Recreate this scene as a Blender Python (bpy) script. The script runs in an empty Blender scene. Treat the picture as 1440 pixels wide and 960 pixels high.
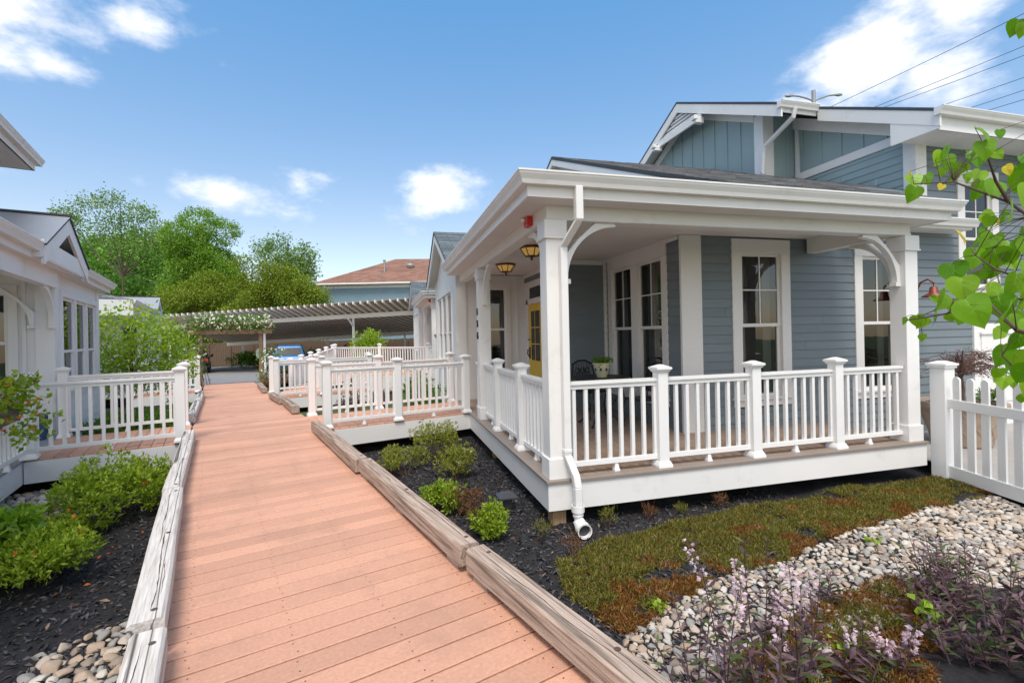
import bpy, math, random
import numpy as np
from mathutils import Vector, Matrix, noise

random.seed(7)
RNG = np.random.default_rng(7)
R = math.radians
sc = bpy.context.scene
COL = sc.collection

# ------------------------------------------------------------------ camera
cam_d = bpy.data.cameras.new("camera")
cam = bpy.data.objects.new("camera", cam_d)
COL.objects.link(cam)
sc.camera = cam
cam_d.sensor_width = 36.0
cam_d.lens = 669.0 / 1440.0 * 36.0
cam_d.shift_y = -10.4 / 1440.0
cam_d.clip_start = 0.05
cam_d.clip_end = 3000
YAW, ROLL = R(15.0), R(-1.2)
_r = Vector((math.cos(YAW), -math.sin(YAW), 0)); _u = Vector((0, 0, 1)); _f = Vector((math.sin(YAW), math.cos(YAW), 0))
_r2 = _r * math.cos(ROLL) + _u * math.sin(ROLL); _u2 = -_r * math.sin(ROLL) + _u * math.cos(ROLL)
cam.matrix_world = Matrix(((_r2.x, _u2.x, -_f.x, 0), (_r2.y, _u2.y, -_f.y, 0), (_r2.z, _u2.z, -_f.z, 1.42), (0, 0, 0, 1)))

# ------------------------------------------------------------------ light, sky, exposure
SUN_EL, SUN_AZ = R(60), R(196)          # azimuth clockwise from +Y: high, behind the camera and to its left
sd = bpy.data.lights.new("sun", 'SUN'); sun = bpy.data.objects.new("sun", sd); COL.objects.link(sun)
sd.energy = 1.7; sd.angle = R(20); sd.color = (1.0, 0.95, 0.88)
sv = Vector((math.sin(SUN_AZ) * math.cos(SUN_EL), math.cos(SUN_AZ) * math.cos(SUN_EL), math.sin(SUN_EL)))
sun.rotation_euler = sv.to_track_quat('Z', 'Y').to_euler()
sun.location = (0, 0, 30)
sc.view_settings.view_transform = 'Standard'
sc.view_settings.look = 'None'
sc.view_settings.gamma = 1.0
sc.view_settings.use_curve_mapping = False
sc.view_settings.exposure = 0.82
sc.render.engine = 'CYCLES'
sc.cycles.max_bounces = 8
sc.cycles.diffuse_bounces = 4
sc.cycles.transparent_max_bounces = 16
sc.cycles.use_denoising = True
sc.cycles.sample_clamp_indirect = 6.0

world = bpy.data.worlds.new("World"); sc.world = world; world.use_nodes = True
wt = world.node_tree; wt.nodes.clear()
def wn(t, **kw):
    n = wt.nodes.new(t)
    for k, v in kw.items(): setattr(n, k, v)
    return n
def wm(op, a, b=None, c=None, clamp=False):
    n = wn('ShaderNodeMath', operation=op, use_clamp=clamp)
    for i, v in enumerate((a, b, c)):
        if v is None: continue
        if isinstance(v, (int, float)): n.inputs[i].default_value = v
        else: wt.links.new(v, n.inputs[i])
    return n.outputs[0]
sky = wn('ShaderNodeTexSky', sky_type='NISHITA'); sky.sun_disc = False
sky.sun_elevation = SUN_EL; sky.sun_rotation = SUN_AZ
sky.air_density = 1.0; sky.dust_density = 0.6; sky.ozone_density = 2.2
tc = wn('ShaderNodeTexCoord')
sep = wn('ShaderNodeSeparateXYZ'); wt.links.new(tc.outputs['Generated'], sep.inputs[0])
az = wm('ARCTAN2', sep.outputs[0], sep.outputs[1])
el = wm('ARCSINE', sep.outputs[2])
mp = wn('ShaderNodeMapping'); wt.links.new(tc.outputs['Generated'], mp.inputs[0]); mp.inputs['Scale'].default_value = (1, 1, 1.9)
nz = wn('ShaderNodeTexNoise'); wt.links.new(mp.outputs[0], nz.inputs['Vector'])
nz.inputs['Scale'].default_value = 5.5; nz.inputs['Detail'].default_value = 9; nz.inputs['Roughness'].default_value = 0.6
nzv = wm('SUBTRACT', nz.outputs[0], 0.5)
# clouds by compass direction (deg clockwise from +Y), elevation and half sizes, deg
CLOUDS = [(-32, 26.5, 6.0, 3.6, 1.05), (-28.5, 22.8, 4.0, 1.7, .95), (-32, 22.3, 4, 2.2, 1.0), (-14.8, 14.6, 4.2, 1.7, .8), (6.0, 15.9, 6.0, 3.0, 1.15), (4.0, 14.5, 5.5, 2.0, .9),
          (51.5, 23.5, 6.5, 6.0, 1.5), (57, 20.5, 6.0, 4.6, 1.25), (47.0, 20.5, 4.5, 3.6, 1.4), (60, 26.5, 4.5, 2.6, .8), (-22, 28.2, 3.0, 1.2, .25), (-6.6, 16.6, 2.0, .8, .15),
          (-32.5, 14.2, 3.5, 1.2, .6), (-25.7, 15.0, 2.5, .9, .5)]
den = None
for (a, e, wa, we, k) in CLOUDS:
    dx = wm('DIVIDE', wm('SUBTRACT', az, R(a)), R(wa)); dy = wm('DIVIDE', wm('SUBTRACT', el, R(e)), R(we))
    r = wm('SQRT', wm('ADD', wm('MULTIPLY', dx, dx), wm('MULTIPLY', dy, dy)))
    v = wm('MULTIPLY', wm('SUBTRACT', 1.0, r), k)
    v = wm('MAXIMUM', v, -1.0)
    den = v if den is None else wm('MAXIMUM', den, v)
front = wm('SMOOTH_MIN', wm('ADD', wm('MULTIPLY', nzv, 4.2), den), 1.0, 0.1)
# unseen broken cloud added behind and above the camera as soft fill light
fy = wm('ADD', wm('MULTIPLY', sep.outputs[0], -math.sin(YAW)), wm('MULTIPLY', sep.outputs[1], -math.cos(YAW)))
back = wm('ADD', wm('MULTIPLY', nzv, 3.0), wm('ADD', wm('MULTIPLY', fy, 3.0), wm('MULTIPLY', wm('SUBTRACT', el, R(46)), 3.4)))
dens = wm('MAXIMUM', front, back)
rmp = wn('ShaderNodeMapRange', interpolation_type='SMOOTHSTEP'); wt.links.new(dens, rmp.inputs['Value'])
rmp.inputs['From Min'].default_value = -0.05; rmp.inputs['From Max'].default_value = 1.4
bgs = wn('ShaderNodeBackground'); bgs.inputs['Strength'].default_value = 0.138
tr = wn('ShaderNodeMapRange'); wt.links.new(el, tr.inputs['Value']); tr.inputs['From Min'].default_value = R(12); tr.inputs['From Max'].default_value = R(36)
tint = wn('ShaderNodeMixRGB'); wt.links.new(tr.outputs[0], tint.inputs[0]); tint.inputs[1].default_value = (.98, .86, .77, 1); tint.inputs[2].default_value = (.64, 1.02, 1.10, 1)   # hand-set sky tint: warmer low down, bluer high up
tm = wn('ShaderNodeMixRGB', blend_type='MULTIPLY'); tm.inputs[0].default_value = 1.0; wt.links.new(sky.outputs[0], tm.inputs[1]); wt.links.new(tint.outputs[0], tm.inputs[2])
wt.links.new(tm.outputs[0], bgs.inputs['Color'])
bgc = wn('ShaderNodeBackground'); bgc.inputs['Color'].default_value = (1.0, 0.965, 0.955, 1); bgc.inputs['Strength'].default_value = 0.84
mx = wn('ShaderNodeMixShader'); wt.links.new(wm('MULTIPLY', rmp.outputs[0], 0.93), mx.inputs[0])
wt.links.new(bgs.outputs[0], mx.inputs[1]); wt.links.new(bgc.outputs[0], mx.inputs[2])
wo = wn('ShaderNodeOutputWorld'); wt.links.new(mx.outputs[0], wo.inputs[0])

# ------------------------------------------------------------------ materials
def new_mat(name):
    m = bpy.data.materials.new(name); m.use_nodes = True
    nt = m.node_tree; b = nt.nodes['Principled BSDF']
    return m, nt, b
def mat(name, col, rough=.6, var=.08, scale=6.0, bump=0.0, bscale=60.0, island=0.0, metal=0.0, spec=.5, stretch=None, dirt=None):
    """procedural paint / wood / stone: base colour with noise mottling, per-piece variation and fine bump"""
    m, nt, b = new_mat(name)
    L = nt.links.new
    tc = nt.nodes.new('ShaderNodeTexCoord'); vec = tc.outputs['Object']
    if stretch:
        mpn = nt.nodes.new('ShaderNodeMapping'); mpn.inputs['Scale'].default_value = stretch; L(vec, mpn.inputs[0]); vec = mpn.outputs[0]
    n = nt.nodes.new('ShaderNodeTexNoise'); n.inputs['Scale'].default_value = scale; n.inputs['Detail'].default_value = 6; L(vec, n.inputs['Vector'])
    mr = nt.nodes.new('ShaderNodeMapRange'); L(n.outputs[0], mr.inputs[0]); mr.inputs[1].default_value = .25; mr.inputs[2].default_value = .75
    mr.inputs[3].default_value = 1 - var; mr.inputs[4].default_value = 1 + var
    fac = mr.outputs[0]
    if island:
        g = nt.nodes.new('ShaderNodeNewGeometry'); r2 = nt.nodes.new('ShaderNodeMapRange'); L(g.outputs['Random Per Island'], r2.inputs[0])
        r2.inputs[3].default_value = 1 - island; r2.inputs[4].default_value = 1 + island
        mu = nt.nodes.new('ShaderNodeMath'); mu.operation = 'MULTIPLY'; L(fac, mu.inputs[0]); L(r2.outputs[0], mu.inputs[1]); fac = mu.outputs[0]
    hsv = nt.nodes.new('ShaderNodeHueSaturation'); hsv.inputs['Color'].default_value = (*col, 1); L(fac, hsv.inputs['Value'])
    out = hsv.outputs[0]
    if dirt:
        dn = nt.nodes.new('ShaderNodeTexNoise'); dn.inputs['Scale'].default_value = dirt[1]; dn.inputs['Detail'].default_value = 8; dn.inputs['Roughness'].default_value = .7
        L(vec, dn.inputs['Vector'])
        dr = nt.nodes.new('ShaderNodeMapRange'); L(dn.outputs[0], dr.inputs[0]); dr.inputs[1].default_value = dirt[2]; dr.inputs[2].default_value = dirt[3]
        mxn = nt.nodes.new('ShaderNodeMixRGB'); L(dr.outputs[0], mxn.inputs[0]); L(out, mxn.inputs[1]); mxn.inputs[2].default_value = (*dirt[0], 1); out = mxn.outputs[0]
    L(out, b.inputs['Base Color'])
    b.inputs['Roughness'].default_value = rough; b.inputs['Metallic'].default_value = metal
    b.inputs['Specular IOR Level'].default_value = spec
    if bump:
        n2 = nt.nodes.new('ShaderNodeTexNoise'); n2.inputs['Scale'].default_value = bscale; n2.inputs['Detail'].default_value = 5; L(vec, n2.inputs['Vector'])
        bp = nt.nodes.new('ShaderNodeBump'); bp.inputs['Strength'].default_value = bump; bp.inputs['Distance'].default_value = .01
        L(n2.outputs[0], bp.inputs['Height']); L(bp.outputs[0], b.inputs['Normal'])
    return m
def leaf_mat(name, c1, c2, trans=.35, rough=.5):
    m, nt, b = new_mat(name); L = nt.links.new
    g = nt.nodes.new('ShaderNodeNewGeometry')
    mxn = nt.nodes.new('ShaderNodeMixRGB'); L(g.outputs['Random Per Island'], mxn.inputs[0]); mxn.inputs[1].default_value = (*c1, 1); mxn.inputs[2].default_value = (*c2, 1)
    L(mxn.outputs[0], b.inputs['Base Color']); b.inputs['Roughness'].default_value = rough; b.inputs['Specular IOR Level'].default_value = .35
    t = nt.nodes.new('ShaderNodeBsdfTranslucent'); hs = nt.nodes.new('ShaderNodeHueSaturation'); hs.inputs['Value'].default_value = 1.5; hs.inputs['Saturation'].default_value = 1.1
    L(mxn.outputs[0], hs.inputs['Color']); L(hs.outputs[0], t.inputs[0])
    ms = nt.nodes.new('ShaderNodeMixShader'); ms.inputs[0].default_value = trans
    L(b.outputs[0], ms.inputs[1]); L(t.outputs[0], ms.inputs[2]); L(ms.outputs[0], nt.nodes['Material Output'].inputs[0])
    return m
def glass_mat(name, tint=(.55, .6, .58), refl=.10):
    m, nt, b = new_mat(name); L = nt.links.new; nt.nodes.remove(b)
    tr = nt.nodes.new('ShaderNodeBsdfTransparent'); tr.inputs[0].default_value = (*tint, 1)
    gl = nt.nodes.new('ShaderNodeBsdfGlossy'); gl.inputs['Roughness'].default_value = .01
    nzn = nt.nodes.new('ShaderNodeTexNoise'); nzn.inputs['Scale'].default_value = 1.7
    bp = nt.nodes.new('ShaderNodeBump'); bp.inputs['Strength'].default_value = .12; bp.inputs['Distance'].default_value = .02
    L(nzn.outputs[0], bp.inputs['Height']); L(bp.outputs[0], gl.inputs['Normal'])
    fr = nt.nodes.new('ShaderNodeFresnel'); fr.inputs[0].default_value = 1.5
    ad = nt.nodes.new('ShaderNodeMath'); ad.operation = 'ADD'; L(fr.outputs[0], ad.inputs[0]); ad.inputs[1].default_value = refl; ad.use_clamp = True
    ms = nt.nodes.new('ShaderNodeMixShader'); L(ad.outputs[0], ms.inputs[0]); L(tr.outputs[0], ms.inputs[1]); L(gl.outputs[0], ms.inputs[2])
    L(ms.outputs[0], nt.nodes['Material Output'].inputs[0])
    return m
def shingle_mat(name, col, row=.14, wid=.3, axes='xy', var=.35):
    m, nt, b = new_mat(name); L = nt.links.new
    tc = nt.nodes.new('ShaderNodeTexCoord'); mpn = nt.nodes.new('ShaderNodeMapping'); L(tc.outputs['Object'], mpn.inputs[0])
    if axes == 'yx': mpn.inputs['Rotation'].default_value = (0, 0, R(90))
    br = nt.nodes.new('ShaderNodeTexBrick'); L(mpn.outputs[0], br.inputs[0])
    br.inputs['Scale'].default_value = 1.0; br.inputs['Brick Width'].default_value = wid; br.inputs['Row Height'].default_value = row
    br.inputs['Mortar Size'].default_value = .008; br.inputs['Mortar Smooth'].default_value = .3
    lo = tuple(c * (1 - var) for c in col); hi = tuple(c * (1 + var) for c in col)
    br.inputs['Color1'].default_value = (*lo, 1); br.inputs['Color2'].default_value = (*hi, 1); br.inputs['Mortar'].default_value = (*[c * .35 for c in col], 1)
    n = nt.nodes.new('ShaderNodeTexNoise'); n.inputs['Scale'].default_value = 90; L(tc.outputs['Object'], n.inputs[0])
    mxn = nt.nodes.new('ShaderNodeMixRGB'); mxn.blend_type = 'OVERLAY'; mxn.inputs[0].default_value = .5; L(br.outputs[0], mxn.inputs[1]); L(n.outputs[0], mxn.inputs[2])
    L(mxn.outputs[0], b.inputs['Base Color']); b.inputs['Roughness'].default_value = .9
    bp = nt.nodes.new('ShaderNodeBump'); bp.inputs['Strength'].default_value = .5; bp.inputs['Distance'].default_value = .01; L(br.outputs['Fac'], bp.inputs['Height']); bp.invert = True
    L(bp.outputs[0], b.inputs['Normal'])
    return m
def wood_mat(name, light, dark, along='x', scale=1.0, crack=.5):
    """weathered timber: grain streaks and long dark checks running along its length"""
    m, nt, b = new_mat(name); L = nt.links.new
    tc = nt.nodes.new('ShaderNodeTexCoord'); mpn = nt.nodes.new('ShaderNodeMapping'); L(tc.outputs['Object'], mpn.inputs[0])
    s = [46 * scale, 46 * scale, 46 * scale]; s['xyz'.index(along)] = 2.0 * scale; mpn.inputs['Scale'].default_value = s
    n = nt.nodes.new('ShaderNodeTexNoise'); n.inputs['Scale'].default_value = 1.5; n.inputs['Detail'].default_value = 8; n.inputs['Roughness'].default_value = .65; L(mpn.outputs[0], n.inputs[0])
    cr = nt.nodes.new('ShaderNodeValToRGB'); L(n.outputs[0], cr.inputs[0])
    cr.color_ramp.elements[0].position = .30; cr.color_ramp.elements[0].color = (*dark, 1)
    cr.color_ramp.elements[1].position = .62; cr.color_ramp.elements[1].color = (*light, 1)
    mp2 = nt.nodes.new('ShaderNodeMapping'); L(tc.outputs['Object'], mp2.inputs[0]); s2 = [7 * scale] * 3; s2['xyz'.index(along)] = .16; mp2.inputs['Scale'].default_value = s2
    n3 = nt.nodes.new('ShaderNodeTexNoise'); n3.inputs['Scale'].default_value = 1.0; n3.inputs['Detail'].default_value = 1.5; L(mp2.outputs[0], n3.inputs[0])
    ab = nt.nodes.new('ShaderNodeMath'); ab.operation = 'SUBTRACT'; L(n3.outputs[0], ab.inputs[0]); ab.inputs[1].default_value = .5
    ab2 = nt.nodes.new('ShaderNodeMath'); ab2.operation = 'ABSOLUTE'; L(ab.outputs[0], ab2.inputs[0])
    lt = nt.nodes.new('ShaderNodeMapRange'); L(ab2.outputs[0], lt.inputs[0]); lt.inputs[1].default_value = .004; lt.inputs[2].default_value = .016; lt.inputs[3].default_value = crack; lt.inputs[4].default_value = 0
    mxn = nt.nodes.new('ShaderNodeMixRGB'); L(lt.outputs[0], mxn.inputs[0]); L(cr.outputs[0], mxn.inputs[1]); mxn.inputs[2].default_value = (.02, .015, .012, 1)
    L(mxn.outputs[0], b.inputs['Base Color']); b.inputs['Roughness'].default_value = .85; b.inputs['Specular IOR Level'].default_value = .2
    bp = nt.nodes.new('ShaderNodeBump'); bp.inputs['Strength'].default_value = .9; bp.inputs['Distance'].default_value = .006; L(n.outputs[0], bp.inputs['Height']); L(bp.outputs[0], b.inputs['Normal'])
    return m
def emit_mat(name, col, s, base=(.5, .3, .05)):
    m, nt, b = new_mat(name)
    b.inputs['Base Color'].default_value = (*base, 1); b.inputs['Emission Color'].default_value = (*col, 1); b.inputs['Emission Strength'].default_value = s
    return m

M = {}
M['white'] = mat('white_paint', (.80, .785, .77), .45, .035, 1.6, .05, 25, dirt=((.58, .54, .50), 2.6, .56, .95))
M['vinyl'] = mat('white_vinyl', (.82, .81, .80), .38, .025, 2.0, .02, 30, dirt=((.66, .62, .58), 3.0, .64, .98))
M['trim'] = mat('cream_trim', (.74, .715, .69), .5, .03, 2.0, .04, 40)
M['soffit'] = mat('soffit_paint', (.76, .73, .71), .6, .03, 2.0)
M['slate'] = mat('siding_shaded', (.168, .20, .22), .55, .07, 1.3, .12, 70, island=.05, stretch=(1, 1, 4))  # porch shade put into the colour; same paint as the teal siding
M['slate_dark'] = mat('dark_grey_trim', (.17, .19, .21), .6, .07, 1.3, .12, 70, island=.05, stretch=(1, 1, 4))  # dark grey of the trim beside the door recess
M['teal'] = mat('siding_skylit', (.295, .385, .40), .55, .06, 1.3, .1, 70, island=.04)  # same paint as the slate siding, skylight put into a lighter colour
M['blue_far'] = mat('far_blue_siding', (.19, .285, .345), .6, .06, 1.3)
M['shingle'] = mat('shingle_tab', (.12, .122, .13), .9, .25, 60, .4, 90, island=.5)
M['whitewall'] = mat('white_siding', (.76, .745, .735), .5, .03, 1.6, .06, 50)
M['roof'] = shingle_mat('grey_shingles', (.115, .118, .125), var=.65)
M['roof_y'] = shingle_mat('grey_shingles_side', (.105, .11, .12), axes='yx')
M['roof_slate'] = shingle_mat('slate_green_shingles', (.10, .125, .135))
M['roof_pale'] = mat('pale_grey_roof', (.42, .42, .43), .4, .06, 2, 0, 10, metal=.3)  # pale grey, slightly glossy surface for the near gable slope
M['roof_brown'] = shingle_mat('brown_shingles', (.235, .12, .085), row=.3, wid=.8, var=.22)
M['roof_edge'] = mat('roof_edge', (.06, .065, .07), .8)
M['board'] = mat('composite_board', (.60, .32, .215), .62, .12, 55.0, .35, 190, island=.13, dirt=((.43, .24, .165), 1.5, .5, .76))
M['screw'] = mat('screw_head', (.09, .06, .05), .6)
M['floor'] = mat('porch_floor', (.32, .225, .165), .5, .09, 2.4, .05, 60, island=.05)
M['floor_edge'] = mat('porch_edge', (.26, .215, .185), .55, .07, 3)
M['floor_grey'] = mat('grey_porch_floor', (.30, .30, .31), .55, .07, 3)
M['timber'] = wood_mat('weathered_timber', (.52, .41, .335), (.22, .155, .12), 'y')
M['timber_pale'] = wood_mat('bleached_timber', (.70, .66, .62), (.42, .37, .33), 'y', crack=.8)
M['newwood'] = wood_mat('new_timber', (.55, .38, .22), (.35, .22, .12), 'z', crack=.2)
M['arbor'] = wood_mat('arbor_cedar', (.42, .27, .17), (.24, .15, .09), 'z', crack=.2)
M['mulch'] = mat('black_mulch', (.016, .015, .017), .9, .5, 30, .9, 45)
M['chip'] = mat('mulch_chip', (.055, .051, .056), .75, .3, 20, 0, 10, island=.9)
M['chip_brown'] = mat('mulch_chip_brown', (.17, .11, .075), .85, .3, 20, 0, 10, island=.5)
M['grass'] = mat('far_grass', (.05, .085, .025), .9, .35, .6, .4, 30)
M['asphalt'] = mat('asphalt', (.24, .235, .235), .85, .12, 2.2, .15, 120)
M['concrete'] = mat('concrete', (.36, .34, .32), .8, .1, 3, .1, 60)
M['glass'] = glass_mat('window_glass', (.62, .64, .63), .07)
M['glass_refl'] = glass_mat('window_glass_green', (.34, .38, .36), .06)
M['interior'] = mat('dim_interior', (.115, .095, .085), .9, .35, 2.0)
M['curtain'] = mat('curtain', (.42, .41, .40), .9, .12, 9, stretch=(6, 6, .3))
M['yellow'] = mat('yellow_door', (.78, .52, .05), .45, .04)
M['brass'] = mat('aged_brass', (.16, .085, .03), .4, .2, 20, metal=.7)
M['lamp'] = emit_mat('amber_glass', (1.0, .6, .18), .14)
M['black'] = mat('black_iron', (.022, .023, .026), .45, .2, 20)
M['darkgrey'] = mat('dark_plastic', (.05, .055, .065), .4, .1)
M['steel'] = mat('galvanised_pole', (.35, .35, .35), .45, .08, 5, metal=.4)
M['red'] = mat('alarm_red', (.62, .02, .02), .35, .05)
M['lens'] = mat('strobe_lens', (.85, .85, .85), .15, .02)
M['rust'] = mat('rust_metal', (.20, .055, .035), .5, .2, 12, metal=.4)
M['tan'] = mat('tan_metal', (.86, .78, .67), .55, .06, 1.0)
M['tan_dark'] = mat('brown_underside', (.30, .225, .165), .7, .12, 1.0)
M['tan_rib'] = mat('pale_rib', (.82, .76, .66), .55, .06, 1.0)
M['fence'] = wood_mat('fence_wood', (.17, .115, .08), (.09, .06, .042), 'z', crack=.2)
M['bark'] = wood_mat('bark', (.16, .12, .09), (.06, .045, .035), 'z', .5, .3)
M['twig'] = mat('twig', (.10, .06, .045), .8, .2, 20)
M['terracotta'] = mat('tan_pot', (.40, .30, .23), .75, .12, 8, .2, 40)
M['cream_pot'] = mat('cream_pot', (.62, .56, .36), .4, .08, 10)
M['blue_paint'] = mat('bright_blue_paint', (.02, .22, .62), .25, .03)
M['black_paint'] = mat('black_car_paint', (.015, .016, .018), .25, .03)
M['red_paint'] = mat('red_car_paint', (.5, .015, .03), .25, .03)
M['carglass'] = mat('car_glass', (.02, .025, .03), .25, .02, spec=.2)
M['tyre'] = mat('tyre_rubber', (.02, .02, .02), .85)
M['bin'] = mat('blue_bin', (.03, .08, .22), .45, .05)
M['sign'] = mat('sign_back', (.26, .32, .28), .5, .05)
L_ = leaf_mat
M['lf_azalea'] = L_('azalea_leaf', (.13, .22, .016), (.40, .50, .05), .35)
M['lf_shrub'] = L_('shrub_leaf', (.16, .20, .03), (.38, .38, .07), .3)
M['lf_bright'] = L_('bright_leaf', (.13, .25, .02), (.26, .40, .05), .35)
M['lf_red'] = L_('reddish_leaf', (.14, .055, .035), (.22, .12, .04), .25)
M['lf_coverg'] = L_('groundcover_green', (.07, .085, .016), (.27, .25, .05), .25)
M['lf_coverr'] = L_('groundcover_rust', (.13, .05, .016), (.36, .17, .045), .25)
M['lf_redbud'] = L_('redbud_leaf', (.11, .29, .012), (.27, .46, .03), .38, .36)
M['lf_vein'] = L_('leaf_vein', (.24, .45, .05), (.3, .5, .07), .2)
M['lf_yellow'] = L_('yellow_leaf', (.62, .5, .03), (.7, .55, .06), .35)
M['lf_tree'] = L_('tree_leaf', (.09, .21, .02), (.28, .43, .06), .35)
M['lf_olive'] = L_('olive_leaf', (.10, .17, .014), (.30, .36, .04), .3)
M['lf_hill'] = L_('hill_leaf', (.08, .2, .03), (.24, .42, .07), .3)
M['lf_sparse'] = L_('sparse_leaf', (.10, .19, .04), (.26, .38, .09), .3)
M['lf_dark'] = L_('hedge_leaf', (.06, .15, .015), (.19, .33, .04), .3)
M['lf_lime'] = L_('lime_leaf', (.22, .36, .02), (.36, .48, .06), .35)
M['lf_purple'] = L_('purple_leaf', (.06, .03, .045), (.25, .155, .165), .15, .38)
M['lf_purpleg'] = L_('purple_green_leaf', (.08, .13, .035), (.12, .15, .05), .25)
M['lf_maple'] = L_('maple_leaf', (.10, .035, .035), (.20, .09, .075), .25)
M['petal'] = L_('pale_pink_petal', (.72, .52, .6), (.85, .74, .76), .3)
M['rose'] = L_('white_rose_petal', (.8, .78, .62), (.85, .83, .75), .2)
M['orange'] = L_('orange_petal', (.75, .12, .02), (.8, .25, .04), .2)
M['stone_a'] = mat('stone_cream', (.49, .41, .335), .65, .16, 14, .25, 60)
M['stone_b'] = mat('stone_grey', (.30, .285, .265), .65, .16, 14, .25, 60)
M['stone_c'] = mat('stone_tan', (.42, .32, .24), .65, .16, 14, .25, 60)
M['stone_d'] = mat('stone_pale', (.53, .49, .44), .65, .14, 14, .25, 60)
M['stone_e'] = mat('stone_taupe', (.28, .225, .185), .65, .16, 14, .25, 60)

# ------------------------------------------------------------------ mesh builder
class MB:
    def __init__(s): s.v = []; s.f = []; s.m = []
    def face(s, pts, m=0):
        k = len(s.v); s.v += [tuple(p) for p in pts]; s.f.append(tuple(range(k, k + len(pts)))); s.m.append(m)
    def hexa(s, p, m=0):            # 8 points: bottom ring 0-3, top ring 4-7
        k = len(s.v); s.v += [tuple(q) for q in p]
        for a in ((3, 2, 1, 0), (4, 5, 6, 7), (0, 1, 5, 4), (1, 2, 6, 5), (2, 3, 7, 6), (3, 0, 4, 7)):
            s.f.append(tuple(k + i for i in a)); s.m.append(m)
    def box(s, x0, x1, y0, y1, z0, z1, m=0):
        s.hexa([(x0, y0, z0), (x1, y0, z0), (x1, y1, z0), (x0, y1, z0), (x0, y0, z1), (x1, y0, z1), (x1, y1, z1), (x0, y1, z1)], m)
    def cbox(s, x, y, w, z0, z1, m=0, w2=None):
        a = w / 2; b = (w if w2 is None else w2) / 2
        s.hexa([(x - a, y - a, z0), (x + a, y - a, z0), (x + a, y + a, z0), (x - a, y + a, z0), (x - b, y - b, z1), (x + b, y - b, z1), (x + b, y + b, z1), (x - b, y + b, z1)], m)
    def obox(s, p, q, w, h0, h1, m=0, zp=0., zq=0.):   # bar from p to q in plan, width w, heights h0..h1 above zp/zq
        d = Vector((q[0] - p[0], q[1] - p[1])); d.normalize(); n = Vector((-d.y, d.x)) * (w / 2)
        s.hexa([(p[0] - n.x, p[1] - n.y, zp + h0), (q[0] - n.x, q[1] - n.y, zq + h0), (q[0] + n.x, q[1] + n.y, zq + h0), (p[0] + n.x, p[1] + n.y, zp + h0),
                (p[0] - n.x, p[1] - n.y, zp + h1), (q[0] - n.x, q[1] - n.y, zq + h1), (q[0] + n.x, q[1] + n.y, zq + h1), (p[0] + n.x, p[1] + n.y, zp + h1)], m)
    def prism(s, pts, O, u, v, w, m=0):   # polygon pts (a,b) in plane O+a*u+b*v, extruded by vector w
        O, u, v, w = Vector(O), Vector(u), Vector(v), Vector(w)
        A = [O + u * a + v * b for a, b in pts]; B = [p + w for p in A]; n = len(pts); k = len(s.v)
        s.v += [tuple(p) for p in A + B]
        s.f.append(tuple(range(k + n - 1, k - 1, -1))); s.m.append(m); s.f.append(tuple(range(k + n, k + 2 * n))); s.m.append(m)
        for i in range(n):
            j = (i + 1) % n; s.f.append((k + i, k + j, k + n + j, k + n + i)); s.m.append(m)
    def strip(s, A, B, m=0):
        for i in range(len(A) - 1): s.face([A[i], A[i + 1], B[i + 1], B[i]], m)
    def sweep(s, path, prof, m=0):   # plan polyline, closed profile (inset o to the left of travel, z); mitred
        P = [Vector(p) for p in path]; n = len(P); rings = []
        for i in range(n):
            a = (P[i] - P[i - 1]).normalized() if i else None; b = (P[i + 1] - P[i]).normalized() if i < n - 1 else None
            a = a or b; b = b or a
            na = Vector((-a.y, a.x)); nb = Vector((-b.y, b.x)); mm = na + nb; mm = mm / max(mm.dot(na), .2)
            rings.append([(P[i].x + mm.x * o, P[i].y + mm.y * o, z) for o, z in prof])
        k = len(s.v); q = len(prof)
        for r in rings: s.v += r
        for i in range(n - 1):
            for j in range(q):
                j2 = (j + 1) % q; s.f.append((k + i * q + j, k + (i + 1) * q + j, k + (i + 1) * q + j2, k + i * q + j2)); s.m.append(m)
        s.f.append(tuple(k + j for j in range(q))); s.m.append(m); s.f.append(tuple(k + (n - 1) * q + j for j in reversed(range(q)))); s.m.append(m)
    def tube(s, path, rad, sides=8, m=0, cap=True):
        P = [Vector(p) for p in path]; n = len(P); rr = rad if hasattr(rad, '__len__') else [rad] * n; k = len(s.v)
        up = Vector((.13, .21, .97))
        for i in range(n):
            d = (P[min(i + 1, n - 1)] - P[max(i - 1, 0)]).normalized()
            a = d.cross(up)
            if a.length < .05: a = d.cross(Vector((1, .1, 0)))
            a.normalize(); b = d.cross(a)
            for j in range(sides):
                t = 2 * math.pi * j / sides; s.v.append(tuple(P[i] + a * (rr[i] * math.cos(t)) + b * (rr[i] * math.sin(t))))
        for i in range(n - 1):
            for j in range(sides):
                j2 = (j + 1) % sides; s.f.append((k + i * sides + j, k + i * sides + j2, k + (i + 1) * sides + j2, k + (i + 1) * sides + j)); s.m.append(m)
        if cap:
            s.f.append(tuple(k + j for j in reversed(range(sides)))); s.m.append(m); s.f.append(tuple(k + (n - 1) * sides + j for j in range(sides))); s.m.append(m)
    def lathe(s, prof, c, sides=20, m=0):
        k = len(s.v)
        for r, z in prof:
            for j in range(sides):
                t = 2 * math.pi * j / sides; s.v.append((c[0] + r * math.cos(t), c[1] + r * math.sin(t), c[2] + z))
        for i in range(len(prof) - 1):
            for j in range(sides):
                j2 = (j + 1) % sides; s.f.append((k + i * sides + j, k + i * sides + j2, k + (i + 1) * sides + j2, k + (i + 1) * sides + j)); s.m.append(m)
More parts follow.
